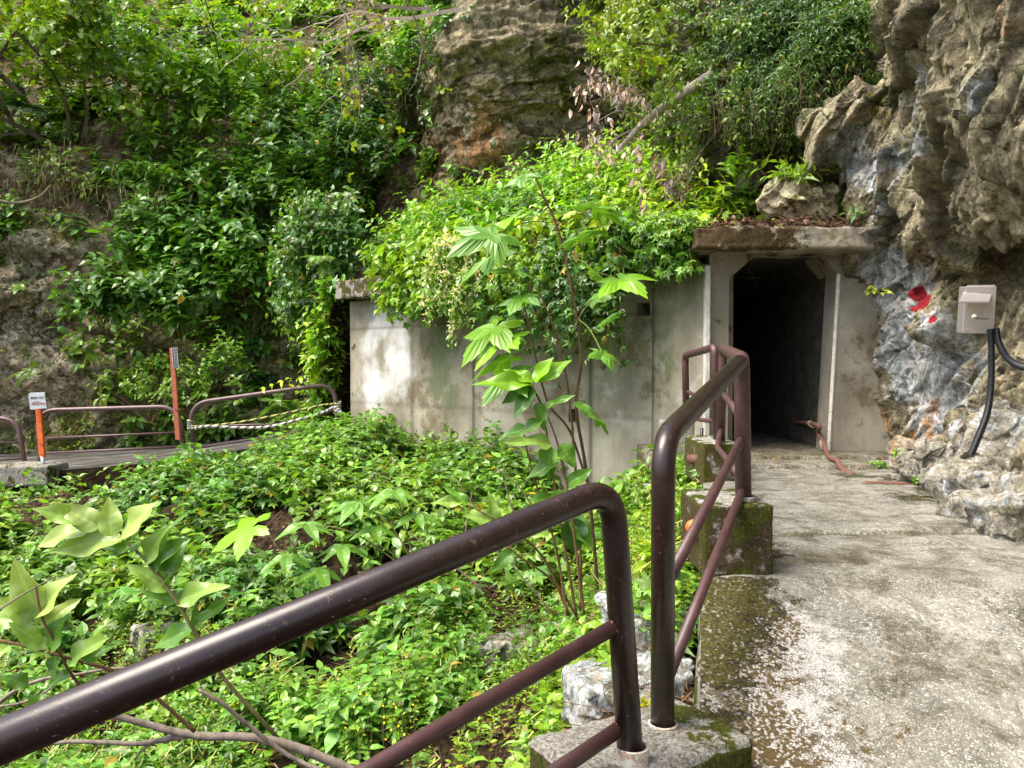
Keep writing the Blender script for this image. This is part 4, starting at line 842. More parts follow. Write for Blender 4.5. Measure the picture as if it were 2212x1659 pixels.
boulder(hit(1300, 1520), (.13, .2, .14), .2, 23, 'bluish white rock left of the front post foot', .08, .25, masks={'m_white': .75, 'm_moss': 0, 'm_orange': 0, 'm_brown': 0, 'm_red': 0, 'm_crack': 0})
boulder(hit(1420, 1480), (.12, .15, .08), .7, 25, 'pale stone directly behind the front block', .06, .2, masks={'m_white': .6, 'm_moss': .1, 'm_orange': 0, 'm_brown': .1, 'm_red': 0, 'm_crack': 0})
boulder(hit(345, 1375), (.17, .15, .10), .7, 27, 'whitish rock half hidden in undergrowth under the large leaves', .08, .2)
boulder(hit(1095, 1400), (.22, .18, .10), .2, 29, 'pale flat rock showing through the undergrowth below the sapling', .08, .2)
boulder(hit(960, 1475), (.14, .13, .07), .2, 31, 'small pale rock in the undergrowth below the handrail', .06, .2)

for k, (px_s, py_s) in enumerate([(1240, 1440), (1460, 1400), (1500, 1290), (1485, 1340), (1380, 1440), (1440, 1440), (1340, 1600)]):
    boulder(hit(px_s, py_s)+np.array([0, 0, .01]), (.05+.012*(k % 3), .06, .035), k, 50+k, ['small chip of pale rock at the bank edge left of the front posts', 'small grey stone close to the crossbar beside the path edge', 'small stone at the mossy slab edge near the cube', 'small stone under the long crossbar by the slab edge', 'small stone between the two front posts', 'small stone behind the front block beside the path', 'small stone at the foot of the nearest post'][k], .03, .08, masks={'m_white': .5, 'm_moss': .1, 'm_orange': 0, 'm_brown': .2, 'm_red': 0, 'm_crack': 0}, amp=.008)
# ================================================================== vegetation
def kite(rows):
    """rows: (y, halfwidth, z_edge, z_mid) -> verts and quads of a folded, drooping leaf"""
    V = [(0, rows[0][0], rows[0][3])]
    for y, w_, ze, zm in rows[1:-1]: V += [(-w_, y, ze), (0, y, zm), (w_, y, ze)]
    V.append((0, rows[-1][0], rows[-1][3])); n = len(rows)-2; Q = [(0, 3, 2, 1)]
    for k in range(n-1):
        a = 1+3*k; b = a+3; Q += [(a, a+1, b+1, b), (a+1, a+2, b+2, b+1)]
    a = 1+3*(n-1); Q.append((a, a+1, a+2, a+3)); return np.array(V, float), np.array(Q)
T_LANCE = kite([(0, 0, 0, 0), (.28, .17, .05, 0), (.62, .16, -.02, -.06), (1, 0, 0, -.24)])
T_OVATE = kite([(0, 0, 0, 0), (.28, .27, .07, 0), (.62, .24, 0, -.05), (1, 0, 0, -.22)])
T_ROUND = kite([(0, 0, 0, 0), (.25, .36, .05, 0), (.65, .36, 0, -.04), (1, 0, 0, -.12)])
T_PINNA = (np.array([(0, 0, 0), (-.16, .35, .03), (0, 1, -.1), (.16, .35, .03)], float), np.array([(0, 1, 2, 3)]))
def lobed(tips, notch, n0=(0, .0)):
    V = [(0, .32, .05)]; o = [(0, 0, 0)]
    for k, (a, r_) in enumerate(tips):
        o.append((r_*math.sin(a), .3+r_*math.cos(a), -.10*r_-.05)); 
        if k < len(tips)-1: a2 = (a+tips[k+1][0])/2; o.append((notch*math.sin(a2), .3+notch*math.cos(a2), .03))
    o.append((0.0, 0.02, 0)); V += o; n = len(o); Q = []
    for k in range(0, n-2, 2): Q.append((0, k+1, k+2, k+3))
    return np.array(V, float), np.array(Q)
T_IVY = lobed([(-2.15, .38), (-1.1, .55), (0, .72), (1.1, .55), (2.15, .38)], .30)
def leaf_set(P, fwd, nrm_, size, tpl, tint, wid=1.):
    """many leaves at once -> verts, quads, tints"""
    T, Q = tpl; n = len(P); fwd = norm(fwd); side = norm(np.cross(fwd, nrm_)); nn = np.cross(side, fwd)
    size = np.broadcast_to(size, (n,)); wid = np.broadcast_to(wid, (n,)); curl = rng.uniform(.3, 1.9, n)
    V = P[:, None]+size[:, None, None]*(T[None, :, 0:1]*side[:, None]*wid[:, None, None]+T[None, :, 1:2]*fwd[:, None]+T[None, :, 2:3]*nn[:, None]*curl[:, None, None])
    F_ = (Q[None]+np.arange(n)[:, None, None]*len(T)).reshape(-1, 4); return V.reshape(-1, 3), F_, np.repeat(tint, len(T), 0)
def segs(P0, P1, r0, r1, tint):
    n = len(P0); d = norm(P1-P0); a = norm(np.cross(d, np.where(np.abs(d[:, 2:3]) > .9, [[1., 0, 0]], [[0, 0, 1.]]))); b = np.cross(d, a)
    V = []
    for P, r in ((P0, r0), (P1, r1)):
        r = np.broadcast_to(r, (n,))[:, None]
        for k in range(3): t = k*2.0944; V.append(P+r*(math.cos(t)*a+math.sin(t)*b))
    V = np.stack(V, 1); Q = np.array([(0, 1, 4, 3), (1, 2, 5, 4), (2, 0, 3, 5)]); F_ = (Q[None]+np.arange(n)[:, None, None]*6).reshape(-1, 4)
    return V.reshape(-1, 3), F_, np.repeat(np.broadcast_to(tint, (n, 3)), 6, 0)
class Veg:
    def __init__(s): s.V = []; s.F = []; s.T = []; s.n = 0
    def add(s, r): V, F_, T = r; s.V.append(V); s.F.append(F_+s.n); s.T.append(T); s.n += len(V); return s
    def build(s, name, mat, **k):
        return mesh_np(name, np.concatenate(s.V), np.concatenate(s.F), mat, tint=np.concatenate(s.T), smooth=k.pop('smooth', False), **k)
def sample(P, N, n, wt):
    c = .25*(P[:-1, :-1]+P[1:, :-1]+P[1:, 1:]+P[:-1, 1:]); nn = N[:-1, :-1]
    ar = np.linalg.norm(np.cross(P[1:, :-1]-P[:-1, :-1], P[:-1, 1:]-P[:-1, :-1]), axis=-1)
    px, py = proj(c); vis = (px > -200) & (px < 2420) & (py > -260) & (py < 1880) & (c[..., 1] > .8)
    w_ = ar*wt[:-1, :-1]*vis; w_ = np.clip(w_, 0, None).ravel(); w_ /= w_.sum(); k = rng.choice(len(w_), n, p=w_)
    i, j = np.unravel_index(k, c.shape[:2]); a = rng.random(n)[:, None]; b = rng.random(n)[:, None]
    Q = (1-a)*(1-b)*P[i, j]+a*(1-b)*P[i+1, j]+a*b*P[i+1, j+1]+(1-a)*b*P[i, j+1]; return Q, nn[i, j]
def jit(n, s): return rng.normal(0, s, (n, 3))
def tints(n, base, var=.32, pale=.0, bigP=None):
    base = np.array(base); b = 1+var*rng.normal(0, 1, (n, 1)); b = np.clip(b, .45, 1.8); h = rng.normal(0, .10, (n, 1)); T = base*b*np.concatenate([1+h, np.ones((n, 1)), 1-h], 1)
    if bigP is not None:
        g = fbm(bigP, .55, 3, 31)[:, None]*1.1; T = T*(1+.35*g)*np.concatenate([1+.3*g, np.ones((n, 1)), 1-.2*g], 1)
    y = rng.random(n) < pale; T[y] = np.array([.30, .26, .05])*rng.uniform(.6, 1.2, (y.sum(), 1)); return np.clip(T, .004, .8)
def shoots(veg, P, D, L, k, size, tpl, base, stem=None, var=.34, pale=.022, droop=.35, sr=.003, pair=2, bigcol=True, wid=1., flat=.6):
    n = len(P); D = norm(D); L = np.broadcast_to(L, (n,)); a = norm(np.cross(D, up+jit(n, .2))); b = np.cross(D, a); ph0 = rng.uniform(0, 6.28, n)
    for j in range(k):
        t = (j+.6+rng.uniform(-.15, .15, n))/k; Q = P+D*(L*t)[:, None]-up*(L*.25*t*t)[:, None]
        for s_ in range(pair):
            ph = ph0+j*(1.57 if pair == 2 else 2.4)+s_*(6.28/pair)+rng.normal(0, .3, n)
            o_ = np.cos(ph)[:, None]*a+np.sin(ph)[:, None]*b
            fw = norm(o_*1.0+D*(.35+.5*(j/k))-up*droop*rng.uniform(.2, 1.5, (n, 1))); nr = norm(up*flat+D*.5+jit(n, .28))
            sz = size*rng.uniform(.6, 1.15, n)*(1.05-.35*(j/k))
            veg.add(leaf_set(Q, fw, nr, sz, tpl, tints(n, base, var, pale, Q if bigcol else None), wid*rng.uniform(.8, 1.15, n)))
    if stem is not None: veg.add(segs(P-D*.05, P+D*L[:, None]-up*(L*.25)[:, None], sr, sr*.6, np.array(stem)))
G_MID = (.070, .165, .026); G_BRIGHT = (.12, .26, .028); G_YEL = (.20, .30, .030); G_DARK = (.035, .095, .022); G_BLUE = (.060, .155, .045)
STEM = (.13, .085, .04)
# ---------------- hillside cover
hpx, hpy = proj(HP)
# where the photo shows bare rock, keep leaves sparse
bare = np.zeros(HP.shape[:2])
for (x, y, r_, s_) in ((100, 640, 200, 1), (60, 800, 190, 1), (170, 760, 150, .9), (230, 500, 90, .9), (280, 880, 90, .5), (110, 480, 110, .8),
                       (1010, 150, 130, 1), (1090, 60, 110, 1), (1010, 290, 130, 1), (1130, 180, 130, 1), (1220, 260, 150, 1), (1300, 130, 160, 1), (1400, 200, 140, 1), (1350, 60, 110, 1), (1250, 40, 120, 1), (1450, 300, 120, 1), (880, 320, 60, .8), (925, 130, 60, .5),
                       (840, 60, 70, .3), (120, 400, 90, .6), (1500, 100, 160, 1)):
    bare = np.maximum(bare, s_*np.exp(-(((hpx-x)/r_)**2+((hpy-y)/r_)**2)**2))
hn = fbm(HP, .75, 3, 200); hn2 = fbm(HP, 2.2, 2, 210)
cover = np.clip((hn*1.0+hn2*1.1+.04)*4.5, 0, 1)*(1-bare)
lowz = np.clip((HP[..., 2]-(.2-.12*(HP[..., 0]+8)))/1.0, 0, 1)
v = Veg()
P, N = sample(HP, HN, 5200, cover*lowz*(hpx < 980)); shoots(v, P, N*.5+up*.7+jit(len(P), .25), rng.uniform(.25, .6, len(P)), 4, .23, T_LANCE, (.125, .29, .045), STEM, droop=.45, wid=1.45)
P, N = sample(HP, HN, 1500, cover*(hpx > 100)*(hpx < 820)*(hpy > 80)); shoots(v, P, N*.5+up*.7+jit(len(P), .3), .3, 3, .27, T_OVATE, (.11, .26, .06), STEM, droop=.5)
tag(v.build('hillside_undergrowth', M['leaf']), 'dense mid green shrubs and undergrowth covering the steep hillside on the left', 'undergrowth', kind='stuff')
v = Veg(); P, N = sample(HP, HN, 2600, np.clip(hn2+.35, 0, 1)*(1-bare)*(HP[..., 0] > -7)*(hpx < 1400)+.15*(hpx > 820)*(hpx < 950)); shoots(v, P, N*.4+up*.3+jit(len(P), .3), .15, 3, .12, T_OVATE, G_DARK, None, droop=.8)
P, N = sample(HP, HN, 4200, np.clip(hn2+.30, 0, 1)*(HP[..., 2] < 1.3)*(hpy > 640)*(1-.9*bare)*(1-.8*(hpx < 330)*(hpy < 850))); shoots(v, P, N*.6+up*.6+jit(len(P), .3), .10, 3, .085, T_ROUND, (.10, .20, .022), None, droop=.4, pale=.02)
P, N = sample(HP, HN, 500, (hpx < 420)*(hpy > 380)*(hpy < 980)*(HNn[..., 2] > .25)*1.); shoots(v, P, N*.5+up*.7+jit(len(P), .3), .14, 3, .11, T_LANCE, (.10, .19, .03), None, droop=.4, pale=.06, wid=1.3)
tag(v.build('rock_foot_plants', M['leaf']), 'small round-leaved herbs growing over the mossy rock behind the far railings', 'ground cover', kind='stuff')
# ---------------- mound over the gallery
mp = MP.reshape(-1, 3); mpx, mpy = proj(MP); mw = np.clip(fbm(MP, 1.5, 2, 220)*1.3+.85, 0, 1)*np.where(MS > .80, .12, 1.)*np.where((MS > .76) & (MT < .1), .3, 1)
mw = mw*(1-((mpx.reshape(MS.shape) > 735) & (mpx.reshape(MS.shape) < 870) & (mpy.reshape(MS.shape) > 585)))
v = Veg(); P, N = sample(MP, MN, 3600, mw); k = len(P)
shoots(v, P, up*.6+N*.4+np.array([-.15, -.35, 0])+jit(k, .3), rng.uniform(.25, .6, k), 4, .18, T_OVATE, (.17, .37, .035), (.16, .15, .05), pale=.015, droop=.4)
P, N = sample(MP, MN, 3200, mw); shoots(v, P, up*.5+N*.5+np.array([-.1, -.5, 0])+jit(len(P), .35), rng.uniform(.3, .6, len(P)), 3, .20, T_IVY, (.12, .30, .045), (.16, .15, .05), droop=.6)
P, N = sample(MP, MN, 900, mw*(MS < .35)); shoots(v, P, up*.9+N*.4+jit(len(P), .3), rng.uniform(.4, .8, len(P)), 5, .17, T_LANCE, (.24, .42, .035), (.2, .2, .06), pale=.02, wid=1.4)
P, N = sample(MP, MN, 380, mw*(MS > .03)); shoots(v, P, up*.8+np.array([-.35, -.45, 0])+jit(len(P), .3), rng.uniform(.7, 1.25, len(P)), 8, .17, T_LANCE, (.20, .42, .04), (.24, .2, .07), pale=.02, wid=1.25, droop=.6)
# fringe hanging over the wall top
def hang(v, n, s0, s1, drop, base, size, tplx, out=.25):
    s_ = rng.uniform(s0, s1, n); top = np.concatenate([PA+(PB-PA)*s_[:, None]+nW*rng.uniform(.25, .25+out, n)[:, None], rng.uniform(.95, 1.75, n)[:, None]], 1)
    D = np.concatenate([np.tile(nW*.5, (n, 1)), -np.ones((n, 1))*.9], 1)+jit(n, .25); shoots(v, top, D, drop*rng.uniform(.4, 1.1, n), 4, size, tplx, base, (.15, .15, .05), droop=.7)
hang(v, 380, .27, 1.0, .35, (.13, .30, .04), .16, T_IVY); hang(v, 420, .62, .99, .75, (.09, .23, .04), .15, T_IVY); hang(v, 320, .26, .98, .25, (.18, .36, .04), .16, T_OVATE, .4)
n = 260; u_ = rng.uniform(-.1, .9, (n, 1)); P = np.concatenate([PB+(PC-PB)*u_+nW*rng.uniform(-.3, .35, (n, 1)), rng.uniform(1.05, 1.45, (n, 1))], 1); P = P[P[:, 0] < 1.90]; shoots(v, P, np.array([-.2, -.5, .1])+jit(len(P), .35), .3, 4, .13, T_IVY, (.09, .23, .035), (.15, .15, .05), droop=.8)
hang(v, 160, .82, .98, 1.05, (.05, .14, .035), .15, T_IVY, .3)
# drape at the left end behind the wall corner
n = 620; px = rng.uniform(600, 775, n); py = rng.uniform(430, 740, n); Y = 14.2-.003*(px-600)+rng.uniform(-.5, .6, n); P = np.array([at(a, b, c) for a, b, c in zip(px, py, Y)]); keep = (py < 740-(px-700)**2/120) & (px+(py-500)*.15 > 630)
P = P[keep]; shoots(v, P, np.array([-.4, -.6, .2])+jit(len(P), .4), .4, 4, .17, T_OVATE, (.075, .19, .03), STEM, droop=.6)
mv = v.build('mound_vines', M['leaf']); tag(mv, 'bright green tangled vines and leaves heaped on the roof of the concrete gallery', 'vines', kind='stuff')
# solid backing for the drape
# ---------------- valley cover
vp = proj(VP); e_ = np.interp(VY, [0, 2.4, 2.8, 3.6, 4.1, 6.4, 7.2, 8], [.62, .62, .68, .88, 1.0, 1.6, 1.8, 2.0]); gap = np.clip((fbm(VP, 1.3, 4, 301)+.06)*5.5, .012, 1)
hole_ = near_px(VP, [at(470, 1190, 7.5), at(500, 1240, 6.5), at(1060, 1360, 5.2), at(1250, 1290, 5.5), at(960, 1470, 4.6), at(270, 1330, 5.0)], .55); gap = gap*(1-.88*hole_)
vw = gap*(VX < e_-.12)*np.where((VX > -.05) & (VY < 3.4), .12, 1)*np.where(VX > e_-.5, .6, 1)*(~((VX < -2.9) & (VY > 11.9)))/np.clip(VY, 2.2, 12)**.9
line_ = np.interp(vp[0], [0, 130, 300, 380, 450, 520, 600, 660, 760, 900], [1048, 1058, 1035, 990, 985, 990, 965, 945, 915, 890]); topy = proj(VP+np.array([0, 0, .30]))[1]
vw = vw*np.where(topy < line_, .0, 1)*np.where(np.abs(VX+2) < 40, 1, 1)
back_ok = ((VY-PA[1])-(PB-PA)[1]/(PB-PA)[0]*(VX-PA[0]) < -.15); vw = vw*np.where(VX > PA[0], back_ok, 1)
v = Veg(); far = np.where(VY > 6.2, 1., 0); nr_ = 1-far; sp_ = fbm(VP, 1.0, 3, 350); pa = np.clip((sp_+.10)*6, .10, 1); pb = np.clip((.05-sp_)*6, .06, 1); sp2 = fbm(VP, 1.4, 2, 360); pc = np.clip((sp2-.08)*7, .02, 1)
P, N = sample(VP, VN, 3000, vw*far*pa); shoots(v, P, up+jit(len(P), .35), rng.uniform(.22, .75, len(P)), 4, .165, T_OVATE, (.115, .27, .055), (.16, .15, .05), droop=.35)
P, N = sample(VP, VN, 2600, vw*far*pb); shoots(v, P, up+jit(len(P), .35), rng.uniform(.22, .65, len(P)), 3, .18, T_IVY, (.10, .24, .06), (.2, .17, .07), droop=.5)
P, N = sample(VP, VN, 2800, vw*nr_*pa); shoots(v, P, up+jit(len(P), .35), rng.uniform(.10, .42, len(P)), 4, .105, T_OVATE, (.14, .31, .055), (.16, .13, .05), droop=.3, sr=.0016)
P, N = sample(VP, VN, 1500, vw*nr_*pb); shoots(v, P, up+jit(len(P), .35), rng.uniform(.10, .36, len(P)), 3, .12, T_IVY, (.12, .28, .06), (.2, .15, .07), droop=.5, sr=.0018)
P, N = sample(VP, VN, 3200, vw*pc); shoots(v, P, up+jit(len(P), .2), rng.uniform(.2, .42, len(P)), 6, .05, T_LANCE, (.19, .36, .05), (.15, .10, .045), droop=.15, sr=.0016, wid=1.4)
P, N = sample(VP, VN, 2600, (VX < e_-.03)*(VX > e_-1.0)*(VY > 3.7)*(VY < 7.6)*1.); shoots(v, P, up+jit(len(P), .35), rng.uniform(.06, .22, len(P)), 3, .06, T_ROUND, (.13, .29, .035), (.16, .13, .05), droop=.3, sr=.0014)
P, N = sample(VP, VN, 900, (VX > .4)*(VX < 1.9)*(VY > 7.0)*back_ok/1.); shoots(v, P, up+jit(len(P), .3), rng.uniform(.2, .55, len(P)), 4, .09, T_IVY, (.13, .29, .035), (.16, .13, .05), droop=.3, sr=.002)
tag(v.build('valley_undergrowth', M['leaf']), 'lush low green plants filling the hollow between the railing and the concrete wall', 'undergrowth', kind='stuff')
v = Veg(); P, N = sample(VP, VN, 1500, vw); P = P+up*rng.uniform(.12, .35, (len(P), 1))
for q in range(3):
    Q_ = P+np.concatenate([rng.normal(0, .035, (len(P), 2)), rng.uniform(.02, .05, (len(P), 1))], 1); v.add(segs(P, Q_, .0035, .0025, tints(len(P), (.42, .42, .12), .2))); P = Q_
P, N = sample(VP, VN, 900, vw); D = norm(jit(len(P), 1)*[1, 1, .35]); v.add(segs(P+up*.14, P+up*.16+D*rng.uniform(.1, .4, (len(P), 1)), .004, .002, tints(len(P), (.24, .13, .09), .3)))
tag(v.build('vine_shoots', M['litter']), 'thin yellowish vine shoots and reddish stems tangled over the low undergrowth', 'vine shoots', kind='stuff')
v = Veg(); tall = np.clip((fbm(VP, .8, 2, 330)+.05)*4, 0, 1)
P, N = sample(VP, VN, 420, vw*tall*(VY > 4)); shoots(v, P, up+jit(len(P), .25), rng.uniform(.55, 1.0, len(P))*np.clip(P[:, 1]/9, .5, 1), 7, .17, T_LANCE, (.13, .31, .07), (.2, .14, .06), droop=.5, wid=1.5)
P, N = sample(VP, VN, 330, vw*tall*(VY <= 5.5)*(VX < .6)); shoots(v, P, up+jit(len(P), .25), rng.uniform(.35, .6, len(P)), 6, .12, T_LANCE, (.16, .36, .07), (.2, .14, .06), droop=.5, wid=1.5, sr=.0025)
tag(v.build('tall_weeds', M['leaf']), 'taller leafy weeds standing above the low undergrowth in the hollow', 'weeds', kind='stuff')
# upright thin herbs (many fine stems) lower left and lower centre
v = Veg(); P, N = sample(VP, VN, 900, near_px(VP, [at(330, 1320, 5.0), at(420, 1330, 5), at(250, 1420, 4.6), at(230, 1250, 6), at(1050, 1330, 5.4)], .9)); shoots(v, P, up+jit(len(P), .12), rng.uniform(.25, .42, len(P)), 6, .045, T_LANCE, (.16, .31, .03), (.14, .085, .04), droop=.1, sr=.0014, wid=1.3)
tag(v.build('thin_herbs', M['leaf']), 'thin upright stems with tiny yellow green leaves below the big-leaved branch', 'herbs', kind='stuff')
# dead leaves and twigs on the soil
v = Veg(); P, N = sample(VP, VN, 17000, (VX < e_+.0)/np.clip(VY, 2.2, 12)**1.3); v.add(leaf_set(P+np.array([0, 0, .012]), jit(len(P), 1)*[1, 1, .25], up+jit(len(P), .35), rng.uniform(.02, .06, len(P)), T_OVATE, tints(len(P), (.17, .10, .055), .4)))
d = norm(jit(len(P), 1)*[1, 1, .3]); m = slice(0, 3500); v.add(segs(P[m]+[0, 0, .015], P[m]+[0, 0, .03]+d[m]*rng.uniform(.05, .3, (3500, 1)), .0025, .0015, tints(3500, (.20, .13, .08), .3)))
P, N = sample(MP, MN, 3800, np.where(MS > .70, 1., .15)); v.add(leaf_set(P+np.array([0, 0, .02]), jit(len(P), 1)*[1, 1, .3], up+jit(len(P), .4), rng.uniform(.03, .08, len(P)), T_OVATE, tints(len(P), (.22, .11, .065), .4)))
d = norm(jit(len(P), 1)*[1, 1, .35]); m = slice(0, 1300); v.add(segs(P[m]+[0, 0, .02], P[m]+[0, 0, .03]+d[m]*rng.uniform(.1, .4, (1300, 1)), .004, .002, tints(1300, (.23, .14, .09), .3)))
n = 420; xr = rng.uniform(1.95, 3.4, n); P = np.stack([xr, rng.uniform(7.56, 8.3, n), 1.385+rng.uniform(0, .10, n)*rng.random(n)*np.clip(fbm(np.stack([xr, xr*0, xr*0], 1), 3., 2, 5)+.5, .1, 1)], 1); v.add(leaf_set(P, jit(n, 1)*[1, 1, .5], up+jit(n, .5), rng.uniform(.03, .08, n), T_OVATE, tints(n, (.13, .075, .045), .55))); d = norm(jit(n, 1)*[1, 1, .5]); v.add(segs(P, P+d*rng.uniform(.05, .22, (n, 1)), .003, .0015, tints(n, (.20, .12, .08), .3)))
P, N = sample(HP, HN, 3000, (HNn[..., 2] > .3)*(hpx < 700)*1.); v.add(leaf_set(P+N*.03, jit(len(P), 1), N+jit(len(P), .4), rng.uniform(.05, .12, len(P)), T_OVATE, tints(len(P), (.19, .11, .055), .4)))
tag(v.build('dead_leaves', M['litter']), 'brown dead leaves and broken twigs lying on the soil', 'leaf litter', kind='stuff')
# dry grass and roots hanging from the ledges
v = Veg()
def drygrass(Pc, n, spread, L, base, dirb=(0, -.3, -1.), r=.0035, sag=.35):
    P = np.asarray(Pc)+jit(n, 1)*np.array(spread); D = norm(np.array(dirb)+jit(n, .3)); l = L*rng.uniform(.4, 1.1, (n, 1)); m1 = P+D*l*.5+up*sag*l*.35; v.add(segs(P, m1, r, r*.8, tints(n, base, .3))); v.add(segs(m1, P+D*l, r*.8, r*.3, tints(n, base, .3)))
for p, n, L in ((at(1650, 245, 8.7), 220, .5), (at(1700, 230, 8.5), 200, .5), (at(1600, 260, 9.1), 160, .45), (at(1760, 190, 8.3), 200, .6), (at(1540, 280, 9.6), 120, .4), (at(1490, 555, 8.1), 160, .4), (at(1800, 150, 8.1), 160, .55)): drygrass(p, int(n*.55), (.30, .12, .10), L*.7, (.14, .10, .065), r=.0022)
for p, n, L in ((at(620, 610, 16.6), 160, .7), (at(560, 680, 16.3), 120, .6), (at(130, 390, 15.9), 200, .5), (at(300, 430, 16), 140, .5), (at(60, 350, 16), 150, .5), (at(480, 300, 17), 160, .7), (at(250, 300, 17.5), 160, .7), (at(870, 150, 17.6), 200, .8), (at(900, 210, 17), 160, .7), (at(560, 580, 17), 150, .7)): drygrass(p, n, (.5, .2, .25), L, (.17, .14, .06), (0, -.5, -.8), .006)
tag(v.build('hanging_dry_grass', M['litter']), 'dry grass and fine roots hanging from the rock ledges', 'dry grass', kind='stuff')

# ---------------- overhanging bank foliage (small feathery leaves, right of centre)
bpx, bpy_ = proj(BP); v = Veg()
bwt = np.clip((fbm(BP, 1.6, 3, 401)+.22)*2.2, 0.02, 1)*(bpy_ < 245-.0*(bpx))*(1-.93*np.exp(-(((bpx-(1600-.2*(bpy_-60)))/50)**2+((bpy_-170)/150)**2)**2))*(bpx < 1900)
P, N = sample(BP, BN, 4200, bwt*(bpx > 1560)); shoots(v, P, N*.8+np.array([-.2, -.4, -.55])+jit(len(P), .25), rng.uniform(.2, .5, len(P)), 6, .085, T_LANCE, (.060, .155, .032), (.12, .07, .04), droop=.7, wid=.85, flat=.3)
P, N = sample(BP, BN, 1300, bwt*(bpx < 1640)); shoots(v, P, N*.8+np.array([-.3, -.5, .1])+jit(len(P), .3), rng.uniform(.2, .55, len(P)), 5, .10, T_OVATE, (.125, .235, .026), (.2, .10, .06), droop=.5, pale=.02)
P, N = sample(BP, BN, 700, (bpy_ > 230)*(bpy_ < 460)*(bpx < 1545)*1.); shoots(v, P, N*.7+np.array([-.3, -.5, .1])+jit(len(P), .3), rng.uniform(.2, .4, len(P)), 4, .11, T_OVATE, (.12, .235, .03), (.2, .10, .06), droop=.5, pale=.02)
tag(v.build('bank_foliage', M['leaf']), 'feathery green plants hanging down the overhanging bank above the tunnel', 'foliage', kind='stuff')

# ---------------- individual plants -------------------------------------------------------------
def make_branch(veg, p0, d0, L, depth, r, tw, split=3, spread=.6, tips=None, seg=5, grav=0, tint=(.16, .12, .08)):
    p = np.array(p0, float); d = norm(np.array(d0, float)); 
    for i in range(seg):
        nd = norm(d+rng.normal(0, .16, 3)+np.array([0, 0, grav])); q = p+nd*L/seg; veg.add(segs(p[None], q[None], r*(1-.5*i/seg), r*(1-.5*(i+1)/seg), np.array(tint)*rng.uniform(.8, 1.2))); 
        if depth > 0 and i >= 1 and rng.random() < split/seg*1.3: make_branch(veg, q, norm(nd+rng.normal(0, spread, 3)), L*.62, depth-1, r*.5, tw, split, spread, tips, seg, grav, tint)
        if tips is not None and depth <= 1: tips.append((q, nd))
        p, d = q, nd
def bushy(name, label, cat, loc, trunks, leafspec, group=None, matl='leaf'):
    """trunks: list of (start, direction, length, radius); leafspec: dict for the shoots at the twig tips"""
    t = thing(name, label, cat, loc, group); vb = Veg(); tips = []
    for (p, d, L, r) in trunks: make_branch(vb, p, d, L, leafspec.get('depth', 2), r, None, leafspec.get('split', 3), leafspec.get('spread', .6), tips, 6, leafspec.get('grav', .02), leafspec.get('bark', (.16, .12, .08)))
    child(vb.build('branch', M['bark']), t)
    if leafspec.get('size'):
        Pt = np.array([q for q, _ in tips]); Dt = np.array([d for _, d in tips]); m = rng.random(len(Pt)) < leafspec.get('keep', 1); Pt = Pt[m]; Dt = Dt[m]; rep = leafspec.get('rep', 1); Pt = np.repeat(Pt, rep, 0)+jit(len(Pt)*rep, leafspec.get('jit', .08)); Dt = np.repeat(Dt, rep, 0)
        vl = Veg(); shoots(vl, Pt, Dt+jit(len(Pt), .4)+np.array(leafspec.get('bias', (0, 0, .1))), leafspec.get('L', .2), leafspec.get('k', 3), leafspec['size'], leafspec.get('tpl', T_OVATE), leafspec['col'], None, pale=leafspec.get('pale', .01), droop=leafspec.get('droop', .3), flat=leafspec.get('flat', .7), var=.2, bigcol=False)
        child(vl.build('leaves', M[matl]), t)
    return t
# top left tree with yellowish leaves
bushy('leafy_tree', 'bushy yellow green tree leaning over the slope in the top left corner', 'tree', at(150, 330, 17.5),
      [(at(150, 345, 17.5), (-.7, -.2, .7), 2.6, .07), (at(160, 345, 17.5), (-.1, -.3, 1), 2.8, .06), (at(170, 345, 17.5), (.35, -.3, .8), 2.4, .05), (at(40, 290, 17.5), (-.1, -.4, .9), 2.3, .06), (at(10, 240, 17), (.3, -.2, .9), 2.4, .05)],
      dict(size=.16, col=(.15, .28, .036), tpl=T_ROUND, rep=3, jit=.28, k=3, L=.25, pale=.02, spread=.55, bark=(.20, .16, .09)))
bushy('leafy_tree', 'slender yellow green sapling among the shrubs at the top, left of the bare twiggy tree', 'tree', at(480, 230, 18),
      [(at(470, 250, 18), (.5, -.3, .9), 2.6, .03), (at(460, 250, 18), (.8, -.3, .6), 2.2, .03)],
      dict(size=.20, col=(.20, .40, .03), rep=1, jit=.25, k=3, L=.25, pale=.0, keep=.7))
bushy('twiggy_tree', 'pale bare-twigged tree with few yellow green leaves hanging from the top centre', 'tree', at(780, -40, 13.5),
      [(at(960, -60, 13.2), (-.8, -.1, -.45), 2.3, .05), (at(930, 20, 13), (-.9, -.1, -.2), 1.9, .038), (at(1010, 20, 13.2), (-.95, 0, -.25), 2.8, .045), (at(900, -60, 13), (-.75, -.1, -.3), 2.4, .045), (at(700, -60, 13), (.3, -.1, -.7), 1.6, .03)],
      dict(size=.11, col=(.22, .34, .04), tpl=T_ROUND, rep=1, jit=.12, k=2, L=.15, pale=.12, keep=.22, spread=.5, grav=.0, bark=(.42, .35, .26)))
